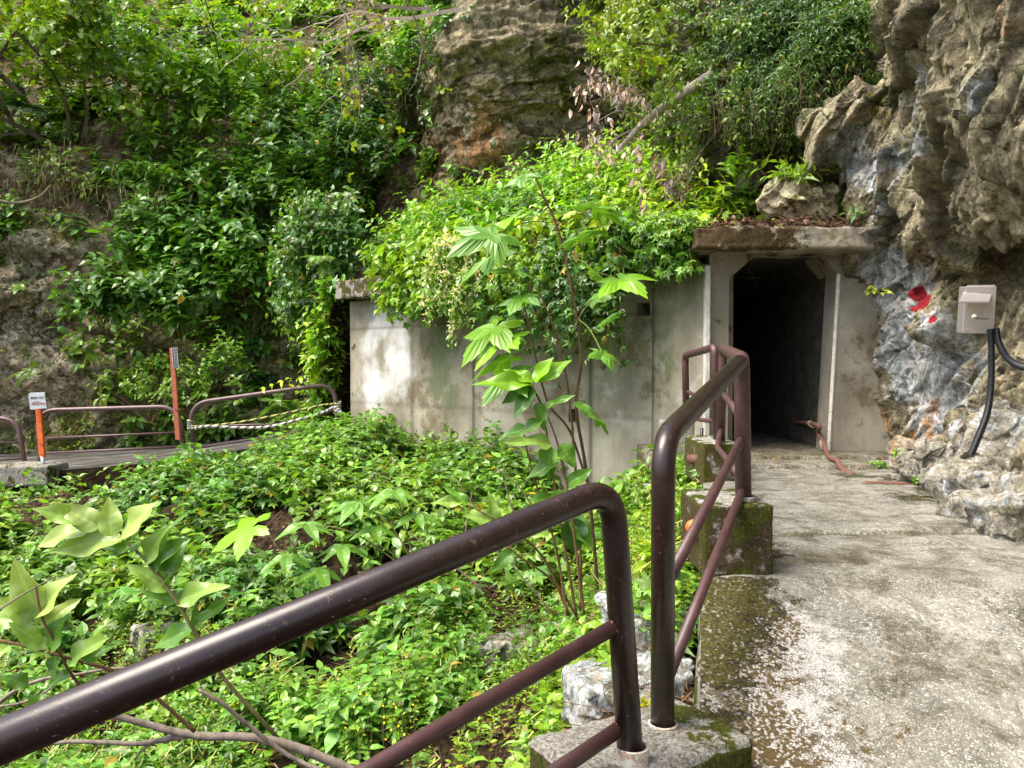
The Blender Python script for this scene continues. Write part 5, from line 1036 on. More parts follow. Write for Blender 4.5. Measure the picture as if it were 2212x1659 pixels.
# shrub reaching in from upper right with red-brown dried leaves
bushy('overhanging_shrub', 'bright green shrub reaching left from the overhanging bank at the top', 'shrub', at(1520, 60, 9.4),
      [(at(1500, 60, 9.4), (-.95, -.1, .12), .85, .014), (at(1500, 100, 9.4), (-.95, -.1, -.15), .85, .012), (at(1480, 20, 9.4), (-.7, -.1, .1), .6, .012), (at(1500, 150, 9.4), (-.9, -.1, -.2), .6, .010)],
      dict(size=.115, col=(.18, .32, .035), rep=1, jit=.08, k=3, L=.14, pale=.02, keep=.26, spread=.4, bark=(.2, .14, .10)))
def deadbush(label, pts):
    t = thing('dead_branch', label, 'branch', pts[0][0]); vb = Veg(); tips = []
    for (p, d, L, r) in pts: make_branch(vb, p, d, L, 2, r, None, 3, .5, tips, 5, -.02, (.28, .20, .15))
    child(vb.build('twig', M['bark']), t); P = np.array([q for q, _ in tips]); P = np.repeat(P, 1, 0)+jit(len(P), .04); vl = Veg(); n = len(P)
    vl.add(leaf_set(P, np.array([-.1, -.1, -1.])+jit(n, .35), jit(n, 1), rng.uniform(.07, .13, n), T_LANCE, tints(n, (.50, .36, .29), .25), 1.1)); child(vl.build('dry_leaves', M['litter']), t)
deadbush('dead branch hung with curled pinkish brown leaves, upper of the two beside the green shrub', [(at(1400, 160, 9.6), (-.95, -.1, .15), .75, .010), (at(1400, 200, 9.6), (-.9, -.1, -.05), .7, .010), (at(1420, 190, 9.6), (-.4, -.1, -.3), .5, .008)])
deadbush('dead branch with drooping brown leaves over the mound, lower of the two above the vines', [(at(1500, 250, 9.5), (-.9, -.2, -.15), .9, .012), (at(1480, 290, 9.5), (-.8, -.2, -.35), .8, .012), (at(1490, 330, 9.5), (-.4, -.2, -.6), .6, .010), (at(1560, 270, 9.4), (-.5, -.2, -.5), .7, .010), (at(1420, 290, 9.6), (-.3, -.1, -.6), .45, .008)])
lg = thing('fallen_log', 'pale weathered dead log slanting down to the vines above the wall', 'log', at(1420, 240, 9.7)); V, Fs = tube_vf(spline([at(1580, 120, 9.8), at(1530, 165, 9.5), at(1455, 215, 9.5), at(1395, 262, 9.6), at(1335, 325, 9.7)], 14), np.linspace(.075, .028, 57), 18); V = np.array(V); V += (fbm(V*[1, 1, 1], 7, 4, 2)*.035)[:, None]
child(MB().add(V, Fs).build('trunk', M['bark'], smooth=True, tint=np.tile([[.58, .50, .43]], (len(V), 1))), lg)
for (a_, b_, c_) in (((1455, 222), (1400, 205), (1350, 215)), ((1400, 260), (1340, 240), (1290, 262)), ((1380, 275), (1330, 300), (1300, 340))):
    V, Fs = tube_vf(spline([at(*a_, 9.7), at(*b_, 9.6), at(*c_, 9.6)], 6), np.linspace(.016, .005, 13), 6); child(MB().add(V, Fs).build('limb', M['bark'], smooth=True, tint=np.tile([[.42, .34, .28]], (len(V), 1))), lg)

# ferns
def fern(label, p, n, L, col, dirb=(0, -.6, .7), group='ferns on the slope and rocks'):
    t = thing('fern', label, 'fern', p, group); v = Veg(); p = np.array(p)
    for k in range(n):
        d = norm(np.array(dirb)+rng.normal(0, .55, 3)); l = L*rng.uniform(.7, 1.1); m = 16; tt = np.linspace(.08, 1, m); C_ = p+d*(l*tt)[:, None]-up*(l*.55*tt**2)[:, None]; T_ = norm(np.gradient(C_, axis=0)); S_ = norm(np.cross(T_, up+rng.normal(0, .2, 3))); Nn = np.cross(S_, T_)
        w_ = l*.26*np.sin(np.pi*np.clip(tt*.9+.12, 0, 1))**.8
        for sg in (-1, 1): v.add(leaf_set(C_, S_*sg+T_*.35-up*.1, Nn, w_, T_PINNA, tints(m, col, .12), .8))
        v.add(segs(C_[:-1], C_[1:], .004, .003, np.array([.16, .14, .05])))
    return child(v.build('fronds', M['leaf']), t)
FR = [('fern with a single bright upright frond on the dark slope, upper left', at(462, 300, 17.2), 3, .95, (.15, .30, .03), (.1, -.3, 1)),
      ('dark blue-green fern patch at the far left above the dead roots', at(60, 240, 17), 9, .8, (.045, .13, .06), (0, -.8, .5)),
      ('dark drooping fern in the shade left of the upright frond', at(380, 215, 17.4), 7, .8, (.05, .14, .055), (0, -.8, .4)),
      ('pale fern spreading on the upper slope below the yellow green tree', at(350, 190, 17.8), 8, .9, (.07, .17, .08), (.2, -.8, .4)),
      ('grey-green fern clump halfway down the slope among shrubs', at(360, 430, 16.6), 9, .8, (.075, .17, .07), (.1, -.9, .3)),
      ('fern just right of the mossy ledge on the left cliff', at(285, 455, 16.2), 7, .7, (.09, .21, .05), (.1, -.9, .3)),
      ('light green fern on the left cliff below the leafy clump', at(190, 760, 15.2), 7, .55, (.14, .29, .035), (.2, -.9, .0)),
      ('fern growing from the crack in the left cliff, above its neighbour', at(180, 715, 15.2), 5, .5, (.12, .26, .04), (-.2, -.9, .2)),
      ('fern on the dark rock near the tall slim post, upper', at(480, 620, 15.8), 7, .6, (.08, .20, .045), (0, -.9, .1)),
      ('fern drooping in the dark hollow above the sloping railing', at(430, 650, 15.7), 7, .7, (.09, .21, .04), (0, -.9, 0)),
      ('large fern behind the right half of the sloping railing', at(640, 890, 14.6), 10, .7, (.12, .27, .035), (0, -.9, .3)),
      ('fern behind the sloping railing near the wall end', at(690, 900, 14.2), 8, .6, (.13, .28, .035), (0, -.9, .3)),
      ('fern low on the mossy rock behind the middle railing', at(600, 870, 15), 7, .5, (.11, .25, .035), (0, -.9, .3)),
      ('small fern at the left edge under the cliff', at(70, 800, 15), 6, .5, (.11, .24, .035), (0, -.9, .3)),
      ('fern near the top between the leaning tree and the bare twigs', at(610, 90, 18.5), 8, .9, (.06, .16, .06), (0, -.8, .4)),
      ('small fern cluster at the top centre of the shaded slope', at(510, 60, 19), 8, .9, (.05, .14, .06), (0, -.8, .4)),
      ('fern on the mound close to the left end of the wall cap', at(700, 560, 13.2), 7, .6, (.12, .28, .035), (-.3, -.9, .2))]
for (lb, p, n, L, col, db) in FR: fern(lb, p, n, L, col, db)

# leafy shrubs standing out on the hillside
def hshrub(label, px, py, Y, n, spread, size, col, tpl=T_LANCE, H=.6, wid=1.5, cat='shrub'):
    p = at(px, py, Y); t = thing('shrub', label, cat, p, 'shrubs standing out on the left slope'); v = Veg()
    P = p+jit(n, 1)*np.array([spread, spread*.35, spread*.55]); shoots(v, P, np.array([0, -.35, 1.])+jit(n, .4), H*rng.uniform(.4, 1, n), 4, size, tpl, col, None, var=.18, bigcol=False, droop=.45, wid=wid, pale=.005); child(v.build('leaves', M['leaf']), t)
    vs = Veg(); vs.add(segs(np.tile(p-up*.4, (12, 1))+jit(12, .1), p+jit(12, 1)*np.array([spread, .2, spread*.5]), .014, .006, np.array(STEM))); child(vs.build('stems', M['bark']), t)
hshrub('leafy shrub with big pale leaves low on the cliff, left of the slim post', 235, 650, 15.0, 60, .42, .27, (.075, .20, .055))
hshrub('drooping shrub with broad leaves right of the pale-leaved one, above the middle railing', 330, 660, 15.1, 55, .42, .27, (.08, .21, .05))
hshrub('vigorous bright shrub with sharp leaves in the middle of the slope', 420, 210, 17.0, 150, .9, .26, (.11, .26, .035))
hshrub('bright drooping shrub hanging over the gap in the slope, centre left', 430, 540, 15.9, 110, .65, .27, (.085, .23, .05))
hshrub('shrub with light glossy leaves just above the dark hollow', 350, 500, 16.2, 80, .5, .26, (.10, .25, .05))
hshrub('tall light green shrub right of the centre of the slope', 640, 290, 17.0, 130, .85, .25, (.080, .20, .045))
hshrub('bushy shrub between the centre slope and the mound', 560, 420, 16.5, 130, .75, .26, (.085, .22, .045))
hshrub('shrub with reddish stems near the foot of the slope, above the sloping railing', 520, 600, 15.7, 80, .55, .25, (.095, .25, .04))
hshrub('yellow-green vine shrub climbing in the upper slope', 560, 150, 17.6, 110, .8, .20, (.17, .36, .022), T_OVATE, wid=1)
hshrub('shrub with whorled leaves above the mossy boulder rock', 400, 400, 16.6, 80, .6, .25, (.09, .22, .045))
hshrub('bright leafy herb in front of the mossy rock behind the sloping railing', 470, 790, 15.0, 45, .35, .15, (.12, .28, .035), T_OVATE, wid=1)
hshrub('light green herb tuft on the mossy rock left of the slim post', 330, 845, 15.0, 35, .3, .13, (.14, .30, .035), T_OVATE, wid=1)
hshrub('dense low herb cushion just behind the tall slim post', 420, 850, 14.9, 45, .35, .14, (.12, .27, .035), T_OVATE, wid=1)
hshrub('green shrub at the dark edge beside the orange-streaked cliff', 770, 330, 16.2, 110, .7, .24, (.055, .15, .045))
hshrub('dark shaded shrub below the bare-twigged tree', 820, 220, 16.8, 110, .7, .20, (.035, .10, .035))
hshrub('small green shrub clinging to the pale central rock', 900, 120, 15.2, 40, .3, .14, (.06, .17, .045))
hshrub('pale green bush at the top beside the leaning tree', 300, 110, 18.0, 130, .9, .22, (.09, .22, .05), T_OVATE, wid=1)

# pale flowering spray draped over the wall
t = thing('flowering_vine', 'creamy flowering vine hanging down over the wall in front of the green streak', 'vine', at(1000, 560, 10.6)); v = Veg(); vl = Veg()
for (a_, b_, c_, y0) in (((1040, 560), (1000, 600), (975, 740), 10.3), ((1060, 550), (1030, 610), (1000, 690), 10.3), ((1000, 520), (950, 540), (925, 690), 10.6), ((990, 540), (960, 600), (955, 670), 10.5), ((1090, 560), (1080, 590), (1085, 640), 10.1), ((960, 540), (930, 570), (915, 660), 10.7), ((1010, 530), (1060, 540), (1080, 600), 10.4), ((970, 520), (1000, 530), (1030, 560), 10.4), ((930, 545), (960, 530), (1010, 545), 10.5), ((1020, 560), (985, 640), (985, 700), 10.3)):
    P = spline([at(*a_, y0-.55), at(*b_, y0-.85), at(*c_, y0-.6)], 16); n = len(P); v.add(segs(P[:-1], P[1:], .006, .004, np.array([.25, .26, .12])))
    P2 = np.repeat(P, 7, 0)+jit(n*7, .04); m = len(P2); v.add(leaf_set(P2, np.array([0, 0, -.8])+jit(m, .7), jit(m, 1), rng.uniform(.035, .07, m), T_LANCE, tints(m, (.56, .66, .60), .10), 1.2))
    P3 = np.repeat(P[::2], 2, 0); m = len(P3); vl.add(leaf_set(P3, np.array([0, -.3, -.5])+jit(m, .6), up+jit(m, .4), rng.uniform(.09, .14, m), T_OVATE, tints(m, (.10, .25, .045), .2)))
child(v.build('flowers', M['leaf']), t); child(vl.build('leaves', M['leaf']), t)

# big detailed leaves ---------------------------------------------------------------------------
def big_leaf(L=1., W=.5, fold=.12, droop=.35, wave=.03, n=40, m=11, shape='ovate', seed=0):
    U = np.linspace(0, 1, n); S = np.linspace(-1, 1, m)
    if shape == 'ovate': wd = np.sin(np.pi*U**.78)**.85*(1-.22*U); wd[-1] = 0
    else: wd = np.sin(np.pi*U)**.7
    V = np.zeros((n, m, 3)); V[..., 0] = wd[:, None]*S[None]*W/2; V[..., 1] = U[:, None]*L+0*S[None]-.06*np.abs(S)[None]*wd[:, None]
    vein = 2*(.5+.5*np.sin((U[:, None]*1.0-np.abs(S)[None]*.13)*2*np.pi*6))**5-1
    V[..., 2] = fold*np.abs(S)[None]*wd[:, None]*W-droop*(U[:, None]**2)+wave*.5*np.sin(U[:, None]*9+seed)*S[None]*wd[:, None]-.006*vein*wd[:, None]*(1-np.abs(S)[None]**2)
    idx = np.arange(n*m).reshape(n, m); Q = np.stack([idx[:-1, :-1], idx[:-1, 1:], idx[1:, 1:], idx[1:, :-1]], -1).reshape(-1, 4); rib = np.clip(vein, 0, 1)*.14+.5*np.exp(-(S[None]/.08)**2)+0*U[:, None]; return V.reshape(-1, 3), Q, (.88+.55*rib).reshape(-1, 1)
def palm_leaf(nl=5, depth=.55, seed=0, droop=.35):
    """hand-shaped leaf with pointed serrated lobes"""
    V = [(0, 0, .0)]; tips = np.linspace(-2.3, 2.3, nl); rad = []; th = []
    for k, a in enumerate(tips):
        R = 1-.42*(abs(a)/2.3)**1.6; w_ = (tips[1]-tips[0])/2
        for (o_, f) in ((-.78, .60), (-.56, .74), (-.50, .70), (-.28, .88), (-.22, .85), (0, 1.05), (.22, .85), (.28, .88), (.50, .70), (.56, .74), (.78, .60)):
            th.append(a+o_*w_); rad.append(R*f)
        if k < nl-1: th.append(a+w_); rad.append(.48*(1-.2*(abs(a)/2.3)))
    th = np.array(th); rad = np.array(rad); inner = np.stack([np.sin(th)*rad*.5, np.cos(th)*rad*.5, .04+0*th], 1); outer = np.stack([np.sin(th)*rad, np.cos(th)*rad, -droop*rad**2+.03*np.sin(th*nl*1.36)], 1)
    V = np.concatenate([[[0, 0, 0]], inner, outer]); n = len(th); Q = [(0, 1+i, 2+i, 0) for i in range(0)]
    Q = [(1+i, 1+n+i, 2+n+i, 2+i) for i in range(n-1)]+[(0, 1+i, 2+i, 3+i) for i in range(0, n-2, 2)]
    if (n-1) % 2: Q.append((0, n-1, n, n))
    Q = [q for q in Q if len(set(q)) == 4]; V[:, 1] += .12; return V, np.array(Q)
def place(veg, VQ, p, fwd, nr, s, tint):
    V, Q = VQ[:2]; f = norm(np.asarray(fwd, float)); sd_ = norm(np.cross(f, nr)); n_ = np.cross(sd_, f); W_ = np.asarray(p)+s*(V[:, 0:1]*sd_+V[:, 1:2]*f+V[:, 2:3]*n_); veg.add((W_, Q, np.tile(np.asarray(tint, float), (len(V), 1))*(VQ[2] if len(VQ) > 2 else 1)))
def stem_tube(parent, name, pts, r0, r1, tint, n=10, k=10, rough=0):
    P = spline(pts, k); V, Fs = tube_vf(P, np.linspace(r0, r1, len(P)), n); V = np.array(V)
    if rough: V += (fbm(V, 60, 2, 3)*rough)[:, None]+0*V
    return child(MB().add(V, Fs).build(name, M['bark'], smooth=True, tint=np.tile(np.array([tint]), (len(V), 1))), parent)
def view_leaf(veg, bx_, by_, tx, ty, Y, dY, W=.5, tint=(.1, .25, .05), droop=.25, roll=0., seed=0, fold=.15):
    """leaf from base pixel to tip pixel, at distances Y (base) and Y+dY (tip), facing up toward the camera"""
    a = at(bx_, by_, Y); b = at(tx, ty, Y+dY); L = np.linalg.norm(b-a); f = (b-a)/L; nr = up*.75+np.array([0, -.75, 0])+np.array([1, 0, 0])*roll
    place(veg, big_leaf(1., W, fold*1.3, random.uniform(.05, .22), .16, seed=seed), a, f, nr, L, np.array(tint)*random.uniform(.85, 1.15))
# branch with large glossy veined leaves (left foreground)
t = thing('broadleaf_branch', 'arching branch with large glossy veined leaves in front of the undergrowth, left foreground', 'branch', at(520, 1450, 1.95))
stem_tube(t, 'stem', [at(170, 1128, 2.0), at(220, 1148, 2.0), at(285, 1182, 1.98), at(335, 1235, 1.96), at(375, 1290, 1.95), at(415, 1355, 1.95), at(480, 1460, 1.97), at(560, 1550, 2.0), at(640, 1640, 2.05), at(700, 1720, 2.1)], .0028, .0062, (.24, .22, .08))
PAL = (.26, .47, .14); PALW = (.34, .52, .22); MIDG = (.12, .30, .065); vv = Veg()
for i, L in enumerate([(215, 1140, 120, 1085, PALW, .5), (200, 1135, 75, 1178, PALW, .45), (190, 1130, 68, 1095, PAL, .4), (262, 1165, 100, 1188, PALW, .40), (240, 1158, 235, 1072, PALW, .55), (290, 1160, 322, 1078, PAL, .45), (265, 1165, 330, 1080, PALW, .5), (315, 1215, 352, 1135, PAL, .45),
      (330, 1190, 402, 1102, MIDG, .3), (300, 1185, 215, 1180, MIDG, .3), (330, 1228, 388, 1158, MIDG, .6), (365, 1275, 275, 1215, PAL, .4), (345, 1265, 395, 1100+60, MIDG, .5), (380, 1300, 305, 1275, MIDG, .45), (385, 1300, 480, 1255, PAL, .35), (390, 1305, 420, 1240, MIDG, .4), (418, 1360, 318, 1395, MIDG, .45), (418, 1355, 500, 1285, MIDG, .28), (420, 1358, 425, 1300, MIDG, .3)]):
    view_leaf(vv, *L[:4], 1.97, random.uniform(-.06, .05), L[5]*1.15, L[4], roll=random.uniform(-.4, .4), seed=i)
child(vv.build('leaves', M['leaf_near'], smooth=True), t)
t = thing('broadleaf_branch', 'reddish-stemmed branch with pale ribbed leaves at the far left edge, lower than the arching one', 'branch', at(0, 1400, 1.75))
stem_tube(t, 'stem', [at(-60, 1370, 1.75), at(30, 1390, 1.75), at(100, 1408, 1.75), at(180, 1430, 1.76), at(260, 1455, 1.78), at(330, 1500, 1.8), at(420, 1580, 1.85)], .003, .0045, (.30, .16, .08))
stem_tube(t, 'stem', [at(75, 1250, 1.72), at(90, 1330, 1.72), at(125, 1400, 1.74), at(150, 1450, 1.76), at(190, 1500, 1.78), at(250, 1560, 1.8)], .0025, .004, (.32, .17, .09))
vv = Veg()
for i, L in enumerate([(80, 1345, 50, 1240, PALW, .6), (78, 1340, -10, 1290, PALW, .5), (85, 1330, 150, 1235, PALW, .4), (82, 1320, 25, 1215, PALW, .5), (90, 1355, 172, 1290, PALW, .45), (60, 1340, -40, 1330, PAL, .5), (90, 1390, 20, 1345, PAL, .5), (95, 1400, 50, 1340+10, PALW, .6), (108, 1400, 128, 1335, MIDG, .7), (150, 1455, 95, 1480, MIDG, .5),
      (180, 1430, 250, 1385, MIDG, .4), (155, 1425, 230, 1375, PAL, .5), (100, 1408, 60, 1430, PAL, .6), (120, 1415, 115, 1470, MIDG, .6), (20, 1395, -30, 1440, PAL, .6), (170, 1490, 110, 1545, MIDG, .55), (240, 1460, 215, 1500, MIDG, .4), (10, 1500, -60, 1520, MIDG, .5), (60, 1480, 5, 1460, MIDG, .6), (90, 1500, 60, 1570, MIDG, .5)]):
    view_leaf(vv, *L[:4], 1.74, random.uniform(-.06, .05), L[5]*1.15, L[4], roll=random.uniform(-.4, .4), seed=i+30)
child(vv.build('leaves', M['leaf_near'], smooth=True), t)
GB = (.33, .27, .21)
t = thing('bare_branch', 'forked grey bare branch crossing under the dark handrail at the bottom', 'branch', at(600, 1600, 1.9))
stem_tube(t, 'limb', [at(860, 1720, 2.0), at(760, 1665, 1.98), at(640, 1615, 1.95), at(540, 1593, 1.92), at(420, 1588, 1.9), at(300, 1560, 1.88), at(200, 1530, 1.86), at(120, 1520, 1.86)], .014, .006, GB, 12, 12, .0012)
stem_tube(t, 'limb', [at(410, 1588, 1.9), at(340, 1600, 1.9), at(290, 1606, 1.9), at(160, 1602, 1.9), at(80, 1610, 1.9)], .008, .004, GB, 10, 10, .001)
stem_tube(t, 'limb', [at(700, 1668, 1.9), at(620, 1630, 1.9), at(540, 1570, 1.88), at(480, 1520, 1.86), at(430, 1490, 1.85)], .006, .0045, (.27, .22, .17), 10, 10, .001)
stem_tube(t, 'limb', [at(330, 1605, 1.9), at(305, 1622, 1.9), at(290, 1640, 1.9)], .004, .002, GB, 8, 8)
t = thing('bare_branch', 'thin bare twigs curving behind the leaves at the left edge above the handrail', 'branch', at(100, 1470, 1.85))
stem_tube(t, 'twig', [at(-40, 1560, 1.85), at(20, 1500, 1.85), at(90, 1468, 1.85), at(160, 1458, 1.86), at(230, 1446, 1.88), at(330, 1440, 1.9)], .005, .003, GB, 10, 10, .001)
stem_tube(t, 'twig', [at(-30, 1530, 1.8), at(40, 1520, 1.82), at(90, 1500, 1.84), at(130, 1468, 1.85)], .004, .002, GB, 8, 8)
stem_tube(t, 'twig', [at(-40, 1345, 1.6), at(40, 1290, 1.6), at(120, 1245, 1.6)], .002, .0015, (.25, .2, .15), 8, 8)

# sapling with big hand-shaped leaves in front of the wall
t = thing('sapling', 'thorny sapling with two thin dark stems and large hand-shaped leaves in front of the wall', 'tree', at(1275, 1330, 4.6))
YS = 4.6
stem_tube(t, 'trunk', [at(1292, 1340, YS-.1), at(1285, 1200, YS-.05), at(1268, 1030, YS), at(1245, 880, YS), at(1255, 780, YS), at(1245, 680, YS), at(1222, 560, YS), at(1200, 480, YS), at(1172, 420, YS), at(1152, 368, YS)], .012, .005, (.17, .10, .055), 10, 10, .002)
stem_tube(t, 'trunk', [at(1255, 1320, YS-.15), at(1252, 1120, YS-.1), at(1240, 980, YS-.1), at(1232, 880, YS-.1), at(1212, 760, YS-.1), at(1185, 680, YS-.1), at(1160, 620, YS-.1)], .010, .0045, (.19, .11, .06), 10, 10, .002)
stem_tube(t, 'trunk', [at(1268, 1040, YS), at(1230, 930, YS-.05), at(1180, 860, YS-.1), at(1140, 690, YS-.1), at(1125, 640, YS-.1)], .008, .004, (.19, .12, .06), 8, 10, .001)
vp_ = Veg(); vs_ = Veg(); YL = (.17, .40, .022); YG = (.11, .29, .045)
pal = [(1180, 640, 1080, 700, 120, YL), (1200, 700, 1100, 730, 110, YL), (1215, 740, 1105, 770, 105, YG), (1225, 780, 1110, 810, 100, YG), (1240, 600, 1330, 600, 100, YL), (1230, 560, 1285, 590, 90, YL), (1195, 480, 1075, 505, 120, YG), (1185, 455, 1110, 470, 90, YL), (1180, 520, 1090, 545, 120, YG), (1165, 420, 1110, 470, 80, YG), (1200, 500, 1280, 455, 90, YG),
       (1175, 620, 1120, 590, 80, YG), (1250, 690, 1300, 760, 60, YG), (1170, 640, 1130, 640, 70, YG), (1215, 800, 1150, 790, 70, YG), (1240, 860, 1290, 905, 45, YG), (1235, 720, 1280, 650, 75, YG), (1150, 370, 1130, 380, 60, YG), (1190, 560, 1250, 520, 80, YG), (1255, 760, 1300, 700, 60, YG)]
for i, (sx_, sy_, ex, ey, szp, col) in enumerate(pal):
    a = at(sx_, sy_, YS-.02); b = at(ex, ey, YS-.25+random.uniform(-.15, .3)); m_ = (a+b)/2+up*.03; P = spline([a, m_, b], 6); vs_.add(segs(P[:-1], P[1:], .0035, .003, np.array([.22, .24, .06])))
    f = norm(b-a)*.9-up*.18+rng.normal(0, .1, 3); place(vp_, palm_leaf(5, seed=i, droop=.22), b, f, up*1.+np.array([0, -.12, 0])+rng.normal(0, .2, 3), szp/F*YS*.88, np.array(col)*random.uniform(.8, 1.2))
Pn = spline([at(1268, 1030, YS), at(1245, 880, YS), at(1255, 780, YS), at(1245, 680, YS), at(1222, 560, YS), at(1200, 480, YS), at(1172, 420, YS)], 22); n = len(Pn); dd = norm(jit(n, 1)*[1, 1, .3]); vs_.add(segs(Pn, Pn+dd*.022, .004, .0006, np.array([.2, .11, .06])))
child(vp_.build('leaves', M['leaf_near']), t); child(vs_.build('leaf_stalks', M['bark']), t)
# second plant: opposite ovate leaves on reddish stems
t = thing('broadleaf_shrub', 'upright shrub with oval ribbed leaves on brown stems, just left of the thorny sapling base', 'shrub', at(1215, 1300, 4.2)); vv = Veg(); Y2 = 4.2
for (pts) in ([(1245, 1330), (1215, 1150), (1190, 1000), (1175, 900), (1150, 830)], [(1225, 1330), (1200, 1180), (1150, 1020), (1130, 930)], [(1262, 1330), (1235, 1120), (1205, 960), (1160, 850)], [(1230, 1330), (1170, 1200), (1080, 1130), (1010, 1090)], [(1250, 1340), (1200, 1260), (1120, 1200), (1070, 1160)]):
    P3 = [at(x, y, Y2+random.uniform(-.08, .08)) for x, y in pts]; stem_tube(t, 'stem', P3, .008, .003, (.22, .12, .06), 8, 10)
for i, (a_, b_, c_, d_, W_, col) in enumerate([(1150, 830, 1025, 815, .35, YL), (1150, 828, 1090, 790, .5, YL), (1155, 825, 1195, 770, .6, YL), (1165, 825, 1230, 770, .5, YL), (1150, 835, 1080, 870, .45, (.08, .22, .06)), (1155, 840, 1105, 900, .5, (.08, .22, .06)), (1175, 905, 1120, 935, .5, MIDG), (1160, 870, 1180, 930, .5, MIDG), (1140, 925, 1070, 945, .4, YG), (1190, 960, 1090, 950, .38, PAL), (1190, 965, 1180, 1040, .7, MIDG), (1210, 960, 1245, 1010, .7, MIDG), (1205, 1000, 1130, 1030, .45, MIDG),
      (1220, 1060, 1185, 1120, .6, MIDG), (1222, 1050, 1280, 1010, .5, YG), (1235, 1120, 1245, 1200, .8, (.04, .12, .04)), (1230, 1120, 1290, 1180, .6, MIDG), (1160, 1100, 1090, 1140, .5, (.05, .14, .06)), (1150, 1080, 1230, 1080, .4, MIDG), (1080, 1130, 1000, 1110, .5, PAL), (1070, 1130, 1060, 1060, .4, PAL), (1010, 1090, 960, 1050, .4, YG), (1070, 1165, 990, 1190, .5, MIDG), (1110, 1190, 1060, 1235, .5, MIDG), (1185, 1150, 1120, 1150, .5, PAL), (1000, 1085, 930, 1085, .4, PAL), (1180, 880, 1240, 850, .35, YG), (1240, 870, 1300, 905, .35, MIDG)]):
    view_leaf(vv, a_, b_, c_, d_, Y2, random.uniform(-.12, .06), W_*1.05, col, roll=random.uniform(-.5, .5), seed=i+60)
child(vv.build('leaves', M['leaf_near'], smooth=True), t)
# clump with light pointed leaves, middle foreground
t = thing('broadleaf_shrub', 'spreading plant with pointed light green leaves on long stalks, above the dark handrail', 'shrub', at(820, 1150, 3.6)); vv = Veg()
for pts in ([(900, 1230), (840, 1130), (770, 1085)], [(880, 1230), (760, 1150), (640, 1130)], [(890, 1240), (820, 1180), (720, 1190)], [(900, 1230), (860, 1080), (850, 1050)]): stem_tube(t, 'stem', [at(x, y, 3.6) for x, y in pts], .004, .002, (.25, .25, .08), 8, 8)
for k, (hx_, hy_, n_, s_) in enumerate([(770, 1085, 6, .16), (660, 1130, 5, .17), (740, 1180, 6, .15), (850, 1060, 6, .14), (620, 1200, 5, .15), (810, 1140, 5, .14), (690, 1230, 5, .14), (900, 1110, 5, .12)]):
    c = at(hx_, hy_, 3.6); 
    for j in range(n_):
        a = j*6.28/n_+random.uniform(-.3, .3); f = np.array([math.cos(a), math.sin(a)*.8, -.28]); place(vv, big_leaf(1, .42, .12, .18, .05, seed=k*7+j), c, f, up*.9+np.array([0, -.3, 0]), s_*random.uniform(.8, 1.15), np.array((.13, .32, .06))*random.uniform(.85, 1.15))
place(vv, palm_leaf(5, droop=.2), at(555, 1135, 3.3), np.array([-.9, -.1, -.35]), up+np.array([0, -.4, 0]), .19, (.17, .40, .02))
child(vv.build('leaves', M['leaf_near'], smooth=True), t)
# plants on the boulder over the lintel and small herbs by the rocks
def herb(label, p, n, size, col, H=.12, spread=.05, tpl=T_OVATE, cat='herb', name='herb', stem=(.16, .16, .05)):
    t = thing(name, label, cat, p); v = Veg(); P = np.asarray(p)+jit(n, 1)*np.array([spread, spread*.6, spread*.2]); shoots(v, P, up+jit(n, .45), H*rng.uniform(.5, 1, n), 3, size, tpl, col, stem, bigcol=False, sr=.002, pale=0); child(v.build('leaves', M['leaf']), t)
herb('bright leafy plant drooping over the round boulder above the tunnel', at(1712, 392, 7.9), 14, .15, (.15, .30, .045), .30, .12, T_LANCE)
herb('yellow green leafy plant right of the boulder above the tunnel', at(1770, 375, 8.0), 9, .16, (.17, .28, .06), .25, .09)
herb('small bright sprig hanging from the recess over the tunnel', at(1690, 255, 8.6), 8, .11, (.16, .33, .03), .12, .08)
herb('small dark green plant at the right end of the lintel', at(1850, 470, 7.7), 9, .11, (.07, .19, .045), .22, .09, T_LANCE)
herb('leafy sprig on the mound left of the boulder', at(1600, 370, 8.9), 12, .13, (.13, .29, .035), .35, .1)
herb('tiny bright herb at the foot of the right tunnel pillar', at(1893, 1010, 7.2), 16, .045, (.14, .33, .03), .10, .05)
herb('small herb at the foot of the boulders beside the path', at(2085, 1070, 5.0), 14, .045, (.09, .25, .04), .08, .035)
herb('small herb rooted against the rock near the rust-streaked stone', at(1940, 985, 6.8), 8, .05, (.14, .32, .03), .10, .03)
herb('little yellow green sprig on the edge of the rock beside the tunnel pillar', at(1890, 635, 7.55), 6, .07, (.25, .33, .04), .10, .03)
herb('small herb on the moss in front of the flat white stone', at(1985, 1040, 6.0), 6, .04, (.13, .32, .03), .05, .03)
herb('yellow-leaved sprig among the stones by the front post', at(1400, 1530, 2.7), 6, .045, (.30, .34, .03), .05, .03)
herb('light green bamboo-like leaves just left of the mossy cube', at(1420, 1215, 3.9), 7, .13, (.25, .42, .05), .12, .06, T_LANCE)
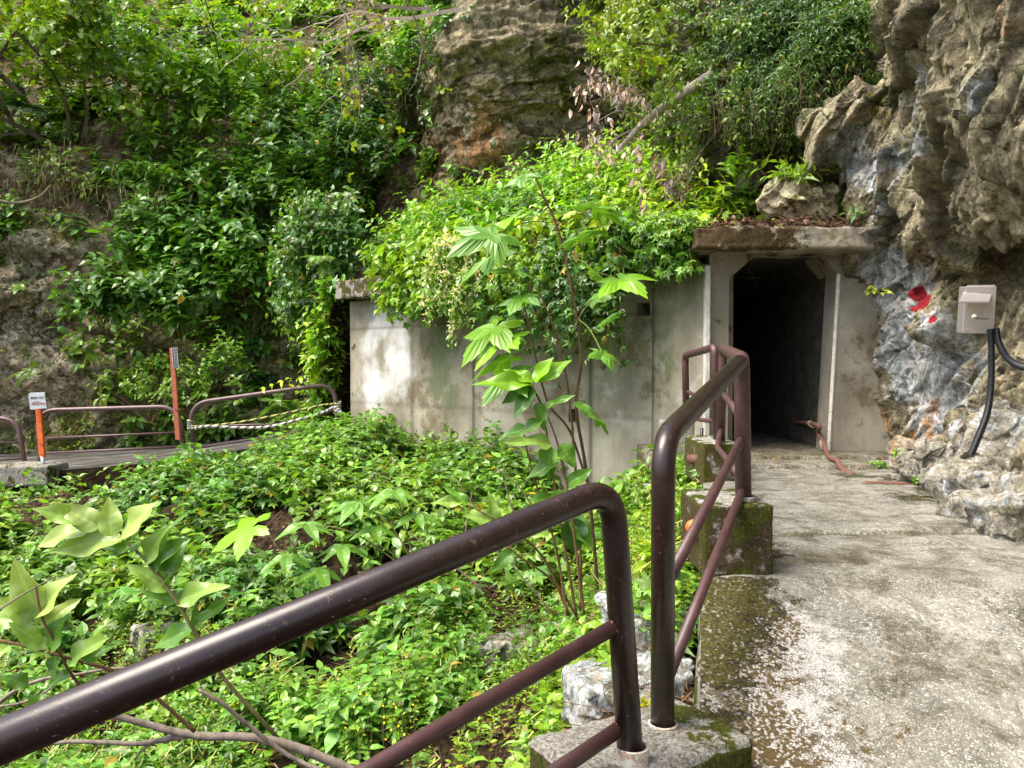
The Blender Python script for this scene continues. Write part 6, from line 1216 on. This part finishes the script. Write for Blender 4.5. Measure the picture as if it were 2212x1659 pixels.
v = Veg(); P = at(1500, 210, 9.2)+jit(60, .25); v.add(leaf_set(P, jit(60, 1), up+jit(60, .5), .05, T_ROUND, tints(60, (.6, .6, .5), .1))); P = at(1440, 90, 9.3)+jit(30, .22)
# fallen yellow leaf on the tunnel step
o = Veg(); o.add(leaf_set(np.array([at(1668, 994, 7.25)])+[[0, 0, .008]], np.array([[1., .2, 0]]), np.array([[0, 0, 1.]]), .08, T_OVATE, np.array([[.75, .48, .03]])))
tag(o.build('fallen_leaf', M['litter'], smooth=False), 'single bright yellow fallen leaf on the step before the tunnel', 'leaf')
# small yellow flowers low in the undergrowth
t = thing('yellow_flower', 'sprays of tiny yellow flowers in the undergrowth under the near crossbar', 'flower', at(820, 1560, 3.0)); v = Veg()
P = np.array([at(815, 1560, 3.0)]*40)+jit(40, 1)*[.09, .08, .06]; v.add(leaf_set(P, jit(40, 1), up+jit(40, .5), .012, T_ROUND, tints(40, (.75, .55, .02), .1))); child(v.build('blossoms', M['litter']), t)
v = Veg(); v.add(segs(P[:25]-up*.15, P[:25], .0015, .001, np.array([.16, .2, .05]))); child(v.build('stems', M['bark']), t)
# bare roots / branches on the left cliff
for lb, pts, r in (('curved bare root lying on the ledge of the left cliff', [(-20, 432), (40, 438), (85, 425), (110, 400)], .035), ('pair of stout pale trunks leaning from the left edge into the slope', [(-20, 140), (30, 190), (70, 230), (90, 240)], .06)):
    t = thing('bare_root', lb, 'root', at(*pts[0], 15.6)); stem_tube(t, 'limb', [at(x, y, 15.5 if r < .05 else 17.0) for x, y in pts], r, r*.6, (.28, .22, .14), 8, 8, .01)
t = thing('wooden_stick', 'cluster of dry broken sticks poking up left of the sapling, in front of the wall', 'sticks', at(1080, 1200, 5.0))
for pts in ([(1120, 1230), (1070, 1100), (1040, 1080)], [(1090, 1240), (1060, 1150), (985, 1035)], [(1130, 1140), (1100, 1080), (1088, 1000)], [(1160, 1110), (1120, 1050), (1070, 1010)], [(1050, 1280), (940, 1190), (880, 1150)], [(1000, 1180), (1010, 1120), (1020, 1060)], [(1200, 1330), (1130, 1250), (1075, 1180)]): stem_tube(t, 'stick', [at(x, y, 4.9) for x, y in pts], .007, .003, (.30, .22, .15), 6, 6)
